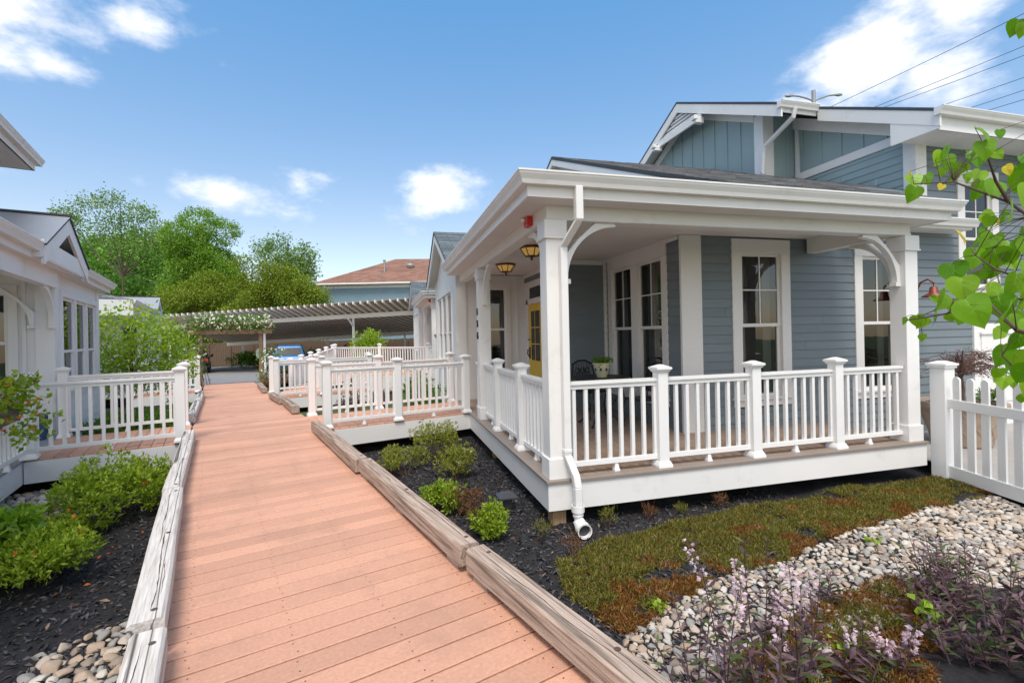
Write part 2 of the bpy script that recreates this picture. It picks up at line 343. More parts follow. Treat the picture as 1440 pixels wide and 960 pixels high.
    def mesh(s, name, mats, off=(0, 0, 0), smooth=False):
        me = bpy.data.meshes.new(name)
        o = Vector(off); me.from_pydata([(a - o.x, b - o.y, c - o.z) for a, b, c in s.v], [], s.f)
        for m_ in mats: me.materials.append(m_)
        if len(mats) > 1: me.polygons.foreach_set('material_index', s.m)
        if smooth: me.polygons.foreach_set('use_smooth', [True] * len(s.f))
        me.update()
        return me

FRAME = {}
ANG = R(17.2)                     # the boardwalk and the left-hand row stand 17.2 degrees off the right-hand row
def rotv(v, a): return Vector((v[0] * math.cos(a) - v[1] * math.sin(a), v[0] * math.sin(a) + v[1] * math.cos(a), v[2]))
def nb(n, b, z=0.0): return rotv((n, b, z), ANG)
def tag(o, label=None, cat=None, group=None, kind=None):
    if label: o['label'] = label
    if cat: o['category'] = cat
    if group: o['group'] = group
    if kind: o['kind'] = kind
    return o
def thing(name, label, cat, loc=(0, 0, 0), ang=0.0, group=None):
    o = bpy.data.objects.new(name, None); COL.objects.link(o); o.empty_display_size = .2
    o.location = rotv(loc, ang); o.rotation_euler = (0, 0, ang); FRAME[o.name] = (Vector(loc), ang)
    return tag(o, label, cat, group)
def mats_of(m): return [M[k] if isinstance(k, str) else k for k in (m if isinstance(m, (list, tuple)) else [m])]
def bev(o, w, seg=1):
    if w:
        md = o.modifiers.new('bevel', 'BEVEL'); md.width = w; md.segments = seg; md.limit_method = 'ANGLE'; md.angle_limit = R(40)
def part(name, mb, m, parent, label=None, bevel=0, smooth=False, kind=None):
    loc, ang = FRAME[parent.name]
    o = bpy.data.objects.new(name, mb.mesh(name, mats_of(m), loc, smooth)); COL.objects.link(o); o.parent = parent; FRAME[o.name] = (loc, ang)
    bev(o, bevel)
    return tag(o, label, kind=kind)
def single(name, mb, m, label=None, cat=None, loc=(0, 0, 0), ang=0.0, group=None, kind=None, bevel=0, smooth=False):
    o = bpy.data.objects.new(name, mb.mesh(name, mats_of(m), loc, smooth)); COL.objects.link(o)
    o.location = rotv(loc, ang); o.rotation_euler = (0, 0, ang); FRAME[o.name] = (Vector(loc), ang)
    bev(o, bevel)
    return tag(o, label, cat, group, kind)
def copy_tree(o, move=(0, 0, 0), label=None, parent=None, skip=(), turn=0.0, lift_parts=None):
    c = o.copy(); COL.objects.link(c)
    if parent: c.parent = parent
    else:
        c.location = o.location + Vector(move); c.rotation_euler.z += turn
    if label: c['label'] = label
    for ch in o.children:
        if ch.name.split('.')[0] not in skip: copy_tree(ch, parent=c, skip=skip)
    return c
def text_part(name, body, size, O, u, v, m, parent, depth=.004):
    """raised letters in the plane O + a*u + b*v"""
    cu = bpy.data.curves.new('letters', 'FONT'); cu.body = body; cu.size = size; cu.extrude = depth / 2; cu.align_x = 'CENTER'; cu.align_y = 'CENTER'
    t = bpy.data.objects.new('letters', cu); COL.objects.link(t)
    dg = bpy.context.evaluated_depsgraph_get(); me = bpy.data.meshes.new_from_object(t.evaluated_get(dg))
    bpy.data.objects.remove(t); bpy.data.curves.remove(cu)
    u, v = Vector(u).normalized(), Vector(v).normalized(); w = u.cross(v); loc, ang = FRAME[parent.name]; o0 = Vector(O) - loc
    for q in me.vertices: q.co = o0 + u * q.co.x + v * q.co.y + w * q.co.z
    me.materials.clear(); me.materials.append(M[m]); me.name = name
    o = bpy.data.objects.new(name, me); COL.objects.link(o); o.parent = parent; FRAME[o.name] = (loc, ang)
    return o

# ------------------------------------------------------------------ numpy meshes for leaves, stones
def np_mesh(name, verts, faces, mats, matidx=None, smooth=False):
    me = bpy.data.meshes.new(name); nv, nf, k = len(verts), len(faces), faces.shape[1]
    me.vertices.add(nv); me.vertices.foreach_set('co', np.ascontiguousarray(verts, dtype=np.float32).ravel())
    me.loops.add(nf * k); me.loops.foreach_set('vertex_index', np.ascontiguousarray(faces, dtype=np.int32).ravel())
    me.polygons.add(nf); me.polygons.foreach_set('loop_start', np.arange(0, nf * k, k, dtype=np.int32))
    for m_ in mats: me.materials.append(m_)
    if matidx is not None: me.polygons.foreach_set('material_index', np.ascontiguousarray(matidx, dtype=np.int32))
    if smooth: me.polygons.foreach_set('use_smooth', np.ones(nf, dtype=bool))
    me.update(calc_edges=True); me.validate()
    return me
def unit(a): return a / np.maximum(np.linalg.norm(a, axis=-1, keepdims=True), 1e-9)
def leaf_arrays(P, d, nrm, ln, wd, fold=.25):
    """one folded diamond per leaf: base P, direction d, face normal nrm, length ln, width wd"""
    d = unit(d); s = unit(np.cross(d, nrm)); n = np.cross(s, d)
    ln = ln[:, None]; wd = wd[:, None]
    V = np.stack([P, P + d * ln * .45 + s * wd * .5 + n * wd * fold, P + d * ln, P + d * ln * .45 - s * wd * .5 + n * wd * fold], 1)
    N = len(P); F = np.arange(N * 4).reshape(N, 4)
    return V.reshape(-1, 3), F
def rand_dirs(n, up=0.0):
    d = RNG.normal(size=(n, 3)); d[:, 2] += up; return unit(d)
def np_obj(name, me, parent=None, loc=None, ang=0.0, **kw):
    o = bpy.data.objects.new(name, me); COL.objects.link(o)
    if parent is not None: o.parent = parent; FRAME[o.name] = FRAME[parent.name]
    else:
        o.location = rotv(loc or (0, 0, 0), ang); o.rotation_euler = (0, 0, ang); FRAME[o.name] = (Vector(loc or (0, 0, 0)), ang)
    return tag(o, **kw)
def blob_points(lobes, n, inner=.55):
    """points in the outer part of several ellipsoid lobes (cx,cy,cz,rx,ry,rz)"""
    lob = np.array(lobes); w = (lob[:, 3] * lob[:, 4] * lob[:, 5]) ** (2 / 3); w = w / w.sum()
    idx = RNG.choice(len(lob), n, p=w); d = rand_dirs(n); r = RNG.uniform(inner ** 3, 1, n) ** (1 / 3)
    return lob[idx, :3] + d * lob[idx, 3:] * r[:, None], d, idx
def clump(P, n_each, spread):
    Q = np.repeat(P, n_each, 0) + RNG.normal(size=(len(P) * n_each, 3)) * spread
    return Q

# ------------------------------------------------------------------ building pieces
def wall_flat(mb, O, u, n, L, z0, ztop, holes=(), batten=0.0, breaks=(), m=0, bm=None):
    """flat wall along u from O with openings; ztop may be a function of distance; battens stand proud"""
    zt = ztop if callable(ztop) else (lambda a: ztop)
    us = {0.0, L} | set(breaks)
    for h in holes: us |= {h[0], h[1]}
    us = sorted(a for a in us if 0 <= a <= L)
    P = lambda a, z, o=0.0: (O[0] + u[0] * a + n[0] * o, O[1] + u[1] * a + n[1] * o, z)
    for a, b in zip(us[:-1], us[1:]):
        mid = (a + b) / 2; hs = sorted((h[2], h[3]) for h in holes if h[0] < mid < h[1]); lo = z0
        for (ha, hb) in hs:
            if ha > lo: mb.face([P(a, lo), P(b, lo), P(b, ha), P(a, ha)], m)
            lo = hb
        mb.face([P(a, lo), P(b, lo), P(b, zt(b)), P(a, zt(a))], m)
    if batten:
        x = batten / 2
        while x < L:
            segs = [(z0, min(zt(x - .02), zt(x + .02)) - .002)]
            for h in holes:
                if h[0] - .12 < x < h[1] + .12: segs = [q for s in segs for q in ((s[0], h[2] - .1), (h[3] + .1, s[1])) if q[1] > q[0] + .02]
            for (a, b) in segs:
                p = [P(x - .022, a, .001), P(x + .022, a, .001), P(x + .022, a, .02), P(x - .022, a, .02), P(x - .022, b, .001), P(x + .022, b, .001), P(x + .022, b, .02), P(x - .022, b, .02)]
                mb.hexa(p, m if bm is None else bm)
            x += batten
JR = random.Random(5)
def wall_lap(mb, O, u, n, L, z0, z1, holes=(), ex=.127, m=0):
    """lapped boards: every course leans out to its lower edge and casts its own line of shadow"""
    zs = {z0, z1}; k = 0
    while z0 + k * ex < z1: zs.add(z0 + k * ex); k += 1
    for h in holes: zs |= {min(max(h[2], z0), z1), min(max(h[3], z0), z1)}
    zs = sorted(zs)
    P = lambda a, z, o: (O[0] + u[0] * a + n[0] * o, O[1] + u[1] * a + n[1] * o, z)
    for za, zb in zip(zs[:-1], zs[1:]):
        if zb - za < 1e-5: continue
        c0 = z0 + math.floor((za - z0) / ex + 1e-6) * ex
        da = .004 + .013 * (1 - (za - c0) / ex); db = .004 + .013 * (1 - (zb - c0) / ex)
        iv = [(0.0, L)]
        for h in holes:
            if h[2] < (za + zb) / 2 < h[3]:
                iv = [q for (a, b) in iv for q in ((a, min(b, h[0])), (max(a, h[1]), b)) if q[1] > q[0] + 1e-4]
        cut = JR.uniform(.15, .85) * L if L > 2 else -1
        iv = [s_ for (a, b) in iv for s_ in (((a, cut - .0015), (cut + .0015, b)) if a + .05 < cut < b - .05 else ((a, b),))]
        for a, b in iv:
            mb.face([P(a, za, da), P(b, za, da), P(b, zb, db), P(a, zb, db)], m)
            if abs(za - c0) < 1e-6: mb.face([P(a, za, .002), P(b, za, .002), P(b, za, da), P(a, za, da)], m)
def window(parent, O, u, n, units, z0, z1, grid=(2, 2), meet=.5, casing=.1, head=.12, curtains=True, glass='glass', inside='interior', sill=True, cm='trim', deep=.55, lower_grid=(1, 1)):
    """double-hung units (a0,a1) side by side in one casing: frame > sash, pane, interior"""
    P = lambda a, z, o=0.0: (O[0] + u[0] * a + n[0] * o, O[1] + u[1] * a + n[1] * o, z)
    def bar(mb, a0, a1, za, zb, o0, o1):
        mb.hexa([P(a0, za, o0), P(a1, za, o0), P(a1, za, o1), P(a0, za, o1), P(a0, zb, o0), P(a1, zb, o0), P(a1, zb, o1), P(a0, zb, o1)])
    A0, A1 = units[0][0], units[-1][1]
    fr = MB(); bar(fr, A0 - casing, A0, z0, z1, -.06, .03); bar(fr, A1, A1 + casing, z0, z1, -.06, .03)
    bar(fr, A0 - casing, A1 + casing, z1, z1 + head, -.06, .034)
    bar(fr, A0 - casing, A1 + casing, z0 - .13, z0 - .035, -.06, .026)
    if sill: bar(fr, A0 - casing - .02, A1 + casing + .02, z0 - .035, z0, -.06, .06)
    for (p, q) in zip(units[:-1], units[1:]): bar(fr, p[1], q[0], z0, z1, -.06, .029)
    w = part('window', fr, cm, parent, bevel=.004)
    sa = MB(); gl = MB(); cu = MB(); it = MB(); t = .045
    zm = z0 + (z1 - z0) * meet
    for (a0, a1) in units:
        for (za, zb, o, g) in ((z0, zm + .02, -.03, lower_grid), (zm - .02, z1, -.012, grid)):
            bar(sa, a0, a0 + t, za, zb, o - .03, o); bar(sa, a1 - t, a1, za, zb, o - .03, o)
            bar(sa, a0 + t, a1 - t, za, za + t, o - .03, o); bar(sa, a0 + t, a1 - t, zb - t, zb, o - .03, o)
            for i in range(1, g[0]):
                x = a0 + t + (a1 - a0 - 2 * t) * i / g[0]; bar(sa, x - .009, x + .009, za + t, zb - t, o - .02, o - .004)
            for i in range(1, g[1]):
                z = za + t + (zb - za - 2 * t) * i / g[1]; bar(sa, a0 + t, a1 - t, z - .009, z + .009, o - .021, o - .003)
            gl.face([P(a0 + t - .003, za + t - .003, o - .014), P(a1 - t + .003, za + t - .003, o - .014), P(a1 - t + .003, zb - t + .003, o - .014), P(a0 + t - .003, zb - t + .003, o - .014)])
        if curtains:
            for (c0, c1) in ((a0 + .03, a0 + (a1 - a0) * .30), (a1 - (a1 - a0) * .27, a1 - .03)):
                k = 9; top = [P(c0 + (c1 - c0) * i / k, z1 - .05, -.15 - .025 * (i % 2)) for i in range(k + 1)]; bot = [P(c0 + (c1 - c0) * i / k, z0 + .02, -.15 - .035 * (i % 2)) for i in range(k + 1)]
                cu.strip(bot, top)
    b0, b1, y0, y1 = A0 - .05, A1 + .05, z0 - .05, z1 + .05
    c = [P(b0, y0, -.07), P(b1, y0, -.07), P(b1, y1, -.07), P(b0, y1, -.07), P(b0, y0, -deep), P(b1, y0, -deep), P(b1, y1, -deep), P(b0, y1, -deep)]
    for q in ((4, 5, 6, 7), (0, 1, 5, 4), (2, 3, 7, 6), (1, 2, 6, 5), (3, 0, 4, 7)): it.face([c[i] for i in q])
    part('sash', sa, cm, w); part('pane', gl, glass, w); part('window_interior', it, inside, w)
    if curtains: part('curtain', cu, 'curtain', w)
    return w
def railing(root, p, q, z0=0.0, z1=None, top=.93, sp=.13):
    z1 = z0 if z1 is None else z1
    mb = MB(); L = math.hypot(q[0] - p[0], q[1] - p[1]); u = ((q[0] - p[0]) / L, (q[1] - p[1]) / L)
    mb.obox(p, q, .085, top - .03, top, 0, z0, z1); mb.obox(p, q, .05, top - .075, top - .03, 0, z0, z1); mb.obox(p, q, .05, .085, .13, 0, z0, z1)
    n = max(2, round(L / sp)); 
    for i in range(n):
        t = (i + .5) / n; x, y, z = p[0] + u[0] * L * t, p[1] + u[1] * L * t, z0 + (z1 - z0) * t
        a = (x - u[0] * .018, y - u[1] * .018); b = (x + u[0] * .018, y + u[1] * .018); mb.obox(a, b, .036, .13, top - .075, 0, z, z)
    mx_, my_, mz = (p[0] + q[0]) / 2, (p[1] + q[1]) / 2, (z0 + z1) / 2
    mb.cbox(mx_, my_, .06, mz, mz + .02); mb.cbox(mx_, my_, .05, mz + .02, mz + .085, 0, .03)
    return part('railing', mb, 'vinyl', root)
def rail_post(root, x, y, z=0.0, h=1.02, w=.115):
    mb = MB(); mb.cbox(x, y, w, z, z + h); mb.cbox(x, y, w + .05, z, z + .03); mb.cbox(x, y, w + .045, z + .03, z + .065, 0, w + .012)
    o = part('railing_post', mb, 'vinyl', root, bevel=.004)
    c = MB(); c.cbox(x, y, w + .015, z + h - .03, z + h, 0, w + .05); c.cbox(x, y, w + .06, z + h, z + h + .022); c.cbox(x, y, w + .05, z + h + .022, z + h + .05, 0, .03)
    part('post_cap', c, 'vinyl', o)
    return o
def bracket(root, cx, cy, dx, dy, zb=2.53, r=.57, w=.11, t=.07):
    """curved brace springing from a column face at (cx,cy) towards (dx,dy), up to the beam"""
    ri = r - .035; pts_i = [(r - ri * math.cos(a) + .015, ri * math.sin(a)) for a in np.linspace(math.pi / 2, 0, 15)]
    mb = MB(); px, py = -dy, dx; O = Vector((cx - px * t / 2, cy - py * t / 2, zb - r))
    mb.prism([(0, 0), (0, .2), (.17, r - .17), (.36, r - .002), (r, r - .002)] + pts_i, O, (dx, dy, 0), (0, 0, 1), (px * t, py * t, 0))
    mb.prism([(0, -.05), (.075, -.05), (.075, -.003), (0, -.003)], O - Vector((px, py, 0)) * .006, (dx, dy, 0), (0, 0, 1), (px * (t + .012), py * (t + .012), 0))
    return part('bracket', mb, 'white', root)
def column(root, x0, x1, y0, y1, ztop=2.53):
    mb = MB(); mb.box(x0, x1, y0, y1, 0, ztop); mb.box(x0 - .018, x1 + .018, y0 - .018, y1 + .018, .0, .2); mb.box(x0 - .016, x1 + .016, y0 - .016, y1 + .016, ztop - .17, ztop - .003)
    mb.box(x0 - .026, x1 + .026, y0 - .026, y1 + .026, ztop - .19, ztop - .17)
    return part('column', mb, 'white', root, bevel=.004)
GUT = [(0, 0), (.004, -.03), (.03, -.075), (.042, -.112), (.125, -.112), (.125, 0)]
def gutter(parent, path, z, m='white'):
    mb = MB(); mb.sweep(path, [(o, z + h) for o, h in GUT]); mb.sweep(path, [(-.006, z - .012), (-.006, z + .004), (.012, z + .004), (.012, z - .012)])
    return part('gutter', mb, m, parent)
def slab(mb, pts, t, mt=0, mbm=1):
    """roof sheet: pts counter-clockwise from above, thickness t downwards"""
    top = [Vector(p) for p in pts]; bot = [p - Vector((0, 0, t)) for p in top]; n = len(pts)
    mb.face(top, mt); mb.face(bot[::-1], mbm)
    for i in range(n):
        j = (i + 1) % n; mb.face([bot[i], bot[j], top[j], top[i]], mbm)

# ------------------------------------------------------------------ ground, boardwalk
def hgt(x, y):
    n = x * math.cos(ANG) + y * math.sin(ANG); b = -x * math.sin(ANG) + y * math.cos(ANG)
    z = -.47
    t = min(max((b - 20) / 20, 0), 1); z += -.36 * t * t * (3 - 2 * t)
    return z
def sheet(name, poly, step, zoff, m, bump=.0, kind='structure', seed=0, soft=.0):
    """ground patch filled with a fine grid inside a polygon"""
    P = np.array(poly); x0, y0 = P.min(0); x1, y1 = P.max(0)
    def inside(x, y):
        c = False; j = len(P) - 1
        for i in range(len(P)):
            if (P[i, 1] > y) != (P[j, 1] > y) and x < (P[j, 0] - P[i, 0]) * (y - P[i, 1]) / (P[j, 1] - P[i, 1]) + P[i, 0]: c = not c
            j = i
        return c
    nx, ny = int((x1 - x0) / step) + 2, int((y1 - y0) / step) + 2
    mb = MB(); vid = {}
    def V(i, j):
        if (i, j) not in vid:
            x, y = x0 + i * step, y0 + j * step
            z = hgt(x, y) + zoff + (bump * noise.noise((x * 1.7 + seed, y * 1.7, .3)) + bump * .5 * noise.noise((x * 5 + seed, y * 5, 1.3)) if bump else 0)
            vid[(i, j)] = len(mb.v); mb.v.append((x, y, z))
        return vid[(i, j)]
    for i in range(nx):
        for j in range(ny):
            if inside(x0 + (i + .5) * step, y0 + (j + .5) * step):
                mb.f.append((V(i, j), V(i + 1, j), V(i + 1, j + 1), V(i, j + 1))); mb.m.append(0)
    return single(name, mb, m, kind=kind, smooth=True)
g = MB(); S = [-900, -300, -120, -60] + list(range(-40, 61, 2)) + [90, 160, 400, 900]
S2 = [-60, -20] + list(range(-8, 71, 2)) + [100, 200, 500, 1500]
for i in range(len(S) - 1):
    for j in range(len(S2) - 1):
        q = [(S[i], S2[j]), (S[i + 1], S2[j]), (S[i + 1], S2[j + 1]), (S[i], S2[j + 1])]
        g.face([(x, y, hgt(x, y) - .10) for x, y in q])
single('ground', g, 'grass', kind='structure', smooth=True)
def nbq(*pts): return [tuple(nb(n, b)[:2]) for n, b in pts]
sheet('mulch_bed', nbq((1.3, -1.5), (9, -3), (9, 3.2), (9, 5), (1.3, 13.6)), .12, 0, 'mulch', .05)
sheet('mulch_bed', nbq((-8, -1), (-.25, -1), (-.25, 18), (-8, 18)), .14, .05, 'mulch', .05, seed=9)
a = MB()
for i in range(-24, 30, 2):
    for j in range(22, 46, 2):
        P = [nb(i, j), nb(i + 2, j), nb(i + 2, j + 2), nb(i, j + 2)]
        a.face([(p.x, p.y, hgt(p.x, p.y) + .06) for p in P])
single('parking_lot', a, 'asphalt', kind='structure', smooth=True)
pt = MB()
pt.face([(6.66, 4.45, -.30), (6.2, 2.9, -.30), (5.6, .8, -.30), (14, .8, -.30), (14, 5.76, -.30), (6.66, 5.76, -.30)][::1])
single('patio', pt, 'concrete', kind='structure')

BZ = lambda b: 0.0 if b < 9.5 else -.33 * (b - 9.5) / 12.8
bw = MB(); sw = MB(); b = -1.6; pitch = .1455; k = 0
while b < 22.2:
    z = BZ(b); z2 = BZ(b + pitch); n0 = -.30 + random.uniform(-.006, .006); n1 = 1.40 + random.uniform(-.006, .006)
    dz = random.uniform(-.0012, .0012)
    bw.hexa([(n0, b, z - .03), (n1, b, z - .03), (n1, b + pitch - .011, z2 - .03), (n0, b + pitch - .011, z2 - .03), (n0, b, z + dz), (n1, b, z + dz), (n1, b + pitch - .011, z2 + dz), (n0, b + pitch - .011, z2 + dz)])
    if b < 8:
        for n in (-.12, .30, .74, 1.2):
            for o in (.035, .105):
                x = n + random.uniform(-.012, .012); y = b + o; r = .0042
                bw.face([(x + r * math.cos(t), y + r * math.sin(t), z + dz + .0012) for t in np.linspace(0, 2 * math.pi, 7)[:-1]], 1)
    b += pitch; k += 1
bw.box(-.28, 1.38, -1.6, 9.4, -.2, -.06, 3)  # substructure coloured black to paint the shade in the board gaps
o = single('boardwalk', bw, ['board', 'screw', 'newwood', 'mulch'], kind='structure', ang=ANG)
bev(o, .003)

def timber(n, b0, b1, mat_, label, z0=.035, w=.135, h=.135, skew=0.0, group=None, roll=0.0):
    """one squared kerb timber on its blocks"""
    L = b1 - b0; t = MB(); N = max(4, int(L / .35)); sec = []
    for i in range(N + 1):
        f = i / N; bb = b0 + L * f; z = z0 + BZ(bb); x = n + skew * (f - .5) + .006 * noise.noise((f * 4, b0, 2)); c = .014
        ww = w / 2 * (1 + .05 * noise.noise((f * 5, b0, 7))); hh = h * (1 + .05 * noise.noise((f * 5, b0 + 3, 7)))
        pts = [(-ww, 0), (ww, 0), (ww, hh - c), (ww - c, hh), (-ww + c, hh), (-ww, hh - c)]
        sec.append([(x + p, bb, z + q) for p, q in pts])
    for A, B in zip(sec[:-1], sec[1:]):
        for i in range(6):
            j = (i + 1) % 6; t.face([A[i], A[j], B[j], B[i]][::-1])
    t.face(sec[0]); t.face(sec[-1][::-1])
    for (s0, s1, off, wd_) in ((.03, .55, .012, .0035), (.42, .97, -.012, .003), (.1, .3, .04, .0018), (.66, .9, -.042, .002)):
        M_ = 26; up, dn_ = [], []
        for i in range(M_ + 1):
            f = s0 + (s1 - s0) * i / M_; bb = b0 + L * f; k = min(int(f * N), N - 1); ff = f * N - k; zt_ = sec[k][3][2] * (1 - ff) + sec[k + 1][3][2] * ff
            x = n + skew * (f - .5) + off + .012 * noise.noise((f * 9, b0 * 3 + off * 50, 4)) + .004 * noise.noise((f * 40, b0, 8)); q = wd_ * (.35 + abs(noise.noise((f * 22, b0, 11)))*1.8) * min(1, 6 * min(i, M_ - i) / M_)
            up.append((x + q, bb, zt_ + .0015)); dn_.append((x - q, bb, zt_ + .0015))
        t.strip(up, dn_, 1)
    for f in (.04, .5, .95):
        bb = b0 + L * f; k = min(int(f * N), N - 1); zt_ = max(sec[k][3][2], sec[k + 1][3][2]) + .002; x = n + skew * (f - .5) + .025
        t.face([(x + .014 * math.cos(a), bb + .014 * math.sin(a), zt_) for a in np.linspace(0, 6.2832, 11)[:-1]], 1)
    r = thing('kerb_timber', label, 'timber', (n, (b0 + b1) / 2, BZ(b0)), ANG, group)
    part('beam', t, [mat_, 'screw'], r)
    for f in (.06, .5, .94):
        bl = MB(); bb = b0 + L * f; x = n + skew * (f - .5); bl.box(x - .05, x + .055, bb - .08, bb + .08, BZ(bb) + .001, z0 + BZ(bb) + .004); part('block', bl, mat_, r)
    return r
TG = 'timber kerbs along the boardwalk'
timber(1.31, .25, 2.52, 'timber', 'brown weathered kerb timber nearest the camera on the right edge of the boardwalk', z0=.045, h=.122, w=.13, skew=-.02, group=TG)
timber(1.30, 2.57, 4.98, 'timber', 'brown weathered kerb timber beside the bed with the black ground light', z0=.045, h=.122, w=.13, skew=.03, group=TG)
timber(1.30, 5.03, 7.74, 'timber', 'grey brown kerb timber that ends at the front post of the right hand entry ramp', z0=.03, skew=.02, group=TG)
timber(1.33, 9.75, 11.75, 'timber', 'brown kerb timber just beyond the right hand entry ramp', z0=.03, skew=.06, group=TG)
timber(1.28, 11.8, 13.7, 'timber', 'brown kerb timber leading up to the second ramp on the right', z0=.03, skew=-.04, group=TG)
timber(1.30, 15.6, 18.6, 'timber', 'curving kerb timber beside the red shrub at the far end of the boardwalk', z0=.03, skew=.08, group=TG)
timber(-.27, .2, 2.62, 'timber_pale', 'bleached kerb timber nearest the camera on the left edge of the boardwalk', z0=.04, h=.12, w=.135, skew=.02, group=TG)
timber(-.29, 2.68, 4.98, 'timber_pale', 'long bleached cracked kerb timber beside the black mulch and azaleas', z0=.045, h=.13, w=.14, skew=-.03, group=TG)
timber(-.31, 5.03, 7.3, 'timber_pale', 'bleached kerb timber below the left hand entry ramp', z0=.03, skew=.02, group=TG)
timber(-.30, 7.33, 8.12, 'timber_pale', 'short bleached kerb timber piece at the front post of the left ramp', z0=.03, group=TG)
timber(-.33, 9.85, 13.0, 'timber_pale', 'bleached kerb timber beyond the left hand entry ramp', z0=.03, skew=.03, group=TG)
timber(-.30, 13.05, 16.3, 'timber_pale', 'far bleached kerb timber on the left edge near the arbor', z0=.03, group=TG)

# ------------------------------------------------------------------ the cottages
def cottage(dy, main=True):
    """right-hand row: corner porch, door recess, front wing with its own gable; the near one also has its upper storey"""
    Yo = lambda y: y + dy
    sid = 'slate' if main else 'whitewall'
    r = thing('cottage', 'blue grey cottage with white corner porch, yellow door and two storey teal gable' if main else
              'far white cottage beyond the gabled wing, with small corner porch and hanging basket', 'house', (4.0, Yo(6.0), -.45))
    # porch floor, skirt
    f = MB()
    def planks(x0, x1, y0, y1):
        x = x0
        while x < x1 - .01:
            f.box(x, min(x + .135, x1), y0, y1, -.028, 0.0); x += .14
    planks(1.62, 6.30, Yo(4.42), Yo(5.76)); planks(1.62, 3.98, Yo(5.765), Yo(8.09)); planks(1.62, 3.09, Yo(8.095), Yo(10.39))
    f.box(1.47, 6.42, Yo(4.31), Yo(4.418), -.03, .001, 1); f.box(1.47, 1.618, Yo(4.42), Yo(10.39), -.03, .001, 1); f.box(6.302, 6.42, Yo(4.42), Yo(5.76), -.03, .001, 1)
    pf = part('porch_floor', f, ['floor', 'floor_edge'], r, bevel=.003)
    s = MB(); s.sweep([(1.49, Yo(10.39)), (1.49, Yo(4.33)), (6.40, Yo(4.33)), (6.40, Yo(5.75))], [(0, -.032), (0, -.292), (.03, -.292), (.03, -.032)])
    part('porch_skirt', s, 'white', pf)
    for bx in ((1.56, 1.70, Yo(4.42), Yo(4.56), -.5, -.293), (1.6, 1.72, Yo(7.2), Yo(7.32), -.5, -.293)):
        sb = MB(); sb.box(*bx); part('support_post', sb, 'newwood', pf)
    # columns, brackets, beams
    column(r, 1.53, 1.73, Yo(4.37), Yo(4.57)); column(r, 1.53, 1.73, Yo(7.82), Yo(8.02)); column(r, 6.17, 6.37, Yo(4.37), Yo(4.57))
    bracket(r, 1.73, Yo(4.47), 1, 0); bracket(r, 1.63, Yo(4.57), 0, 1); bracket(r, 1.63, Yo(7.82), 0, -1); bracket(r, 1.63, Yo(8.02), 0, 1)
    bracket(r, 6.17, Yo(4.47), -1, 0); bracket(r, 6.27, Yo(4.57), 0, 1)
    e = [(1.17, Yo(9.95)), (1.17, Yo(4.01)), (6.66, Yo(4.01)), (6.66, Yo(5.72))]
    bm = MB(); bm.sweep(e, [(.38, 2.53), (.38, 2.80), (.54, 2.80), (.54, 2.53)]); bm.sweep(e, [(.372, 2.505 + .03), (.372, 2.56), (.38, 2.56), (.38, 2.535)])
    part('beam', bm, 'white', r)
    so = MB(); so.sweep(e, [(.13, 2.672), (.13, 2.70), (.40, 2.70), (.40, 2.672)]); part('soffit', so, 'soffit', r)
    fa = MB(); fa.sweep(e, [(.105, 2.665), (.105, 2.86), (.135, 2.86), (.135, 2.665)]); part('fascia', fa, 'white', r)
    gutter(r, e, 2.875)
    ce = MB(); ce.box(1.6, 6.5, Yo(4.45), Yo(10.38), 2.75, 2.765); part('porch_ceiling', ce, 'soffit', r)
    # downspout on the corner column, with drain elbow
    d = MB(); y0 = Yo(4.33)
    P = [(1.755, Yo(4.08), 2.77), (1.755, Yo(4.08), 2.46), (1.69, y0, 2.25), (1.69, y0, .24), (1.735, Yo(4.24), .06), (1.745, Yo(4.22), -.05), (1.745, Yo(4.22), -.30)]
    for p, q in zip(P[:-1], P[1:]):
        p, q = Vector(p), Vector(q); h = .036
        d.hexa([(p.x - h, p.y - h, p.z), (p.x + h, p.y - h, p.z), (p.x + h, p.y + h, p.z), (p.x - h, p.y + h, p.z), (q.x - h, q.y - h, q.z), (q.x + h, q.y - h, q.z), (q.x + h, q.y + h, q.z), (q.x - h, q.y + h, q.z)])
    d.box(1.69 - .04, 1.69 + .04, y0 - .04, y0 + .036, .26, .30)
    dp = part('downspout', d, 'white', r, bevel=.006)
    el = MB(); c = (1.75, Yo(4.2), -.36)
    el.tube([(1.745, Yo(4.22), -.26), (1.745, Yo(4.22), -.32), (1.745, Yo(4.205), -.365), (1.745, Yo(4.16), -.395), (1.742, Yo(4.10), -.40)], [.052, .052, .056, .058, .06], 18)
    el.lathe([(.052, 0), (.062, .0), (.062, .06), (.052, .06)], (1.745, Yo(4.22), -.28), 18)
    el.tube([(1.742, Yo(4.12), -.40), (1.738, Yo(4.045), -.402)], .07, 24, cap=False); el.tube([(1.738, Yo(4.045), -.402), (1.7385, Yo(4.055), -.4018)], [.07, .058], 24, cap=False); el.tube([(1.738, Yo(4.045), -.402), (1.7415, Yo(4.1), -.4005)], .058, 24, cap=False)
    ep = part('drain_elbow', el, 'vinyl', dp)
    dk = MB(); dk.tube([(1.740, Yo(4.086), -.4010), (1.7399, Yo(4.084), -.4011)], .057, 18, 0); part('mouth_shade', dk, 'darkgrey', dp)  # dark disc stands in for the shade inside the hollow pipe
    # railings on the porch
    pl = [(1.63, Yo(4.52)), (1.63, Yo(5.62)), (1.63, Yo(6.86)), (1.63, Yo(7.9))]
    railing(r, (1.63, Yo(4.59)), (1.63, Yo(5.62))); railing(r, (1.63, Yo(5.62)), (1.63, Yo(6.86))); railing(r, (1.63, Yo(6.86)), (1.63, Yo(7.82))); railing(r, (1.63, Yo(8.04)), (1.63, Yo(8.6)))
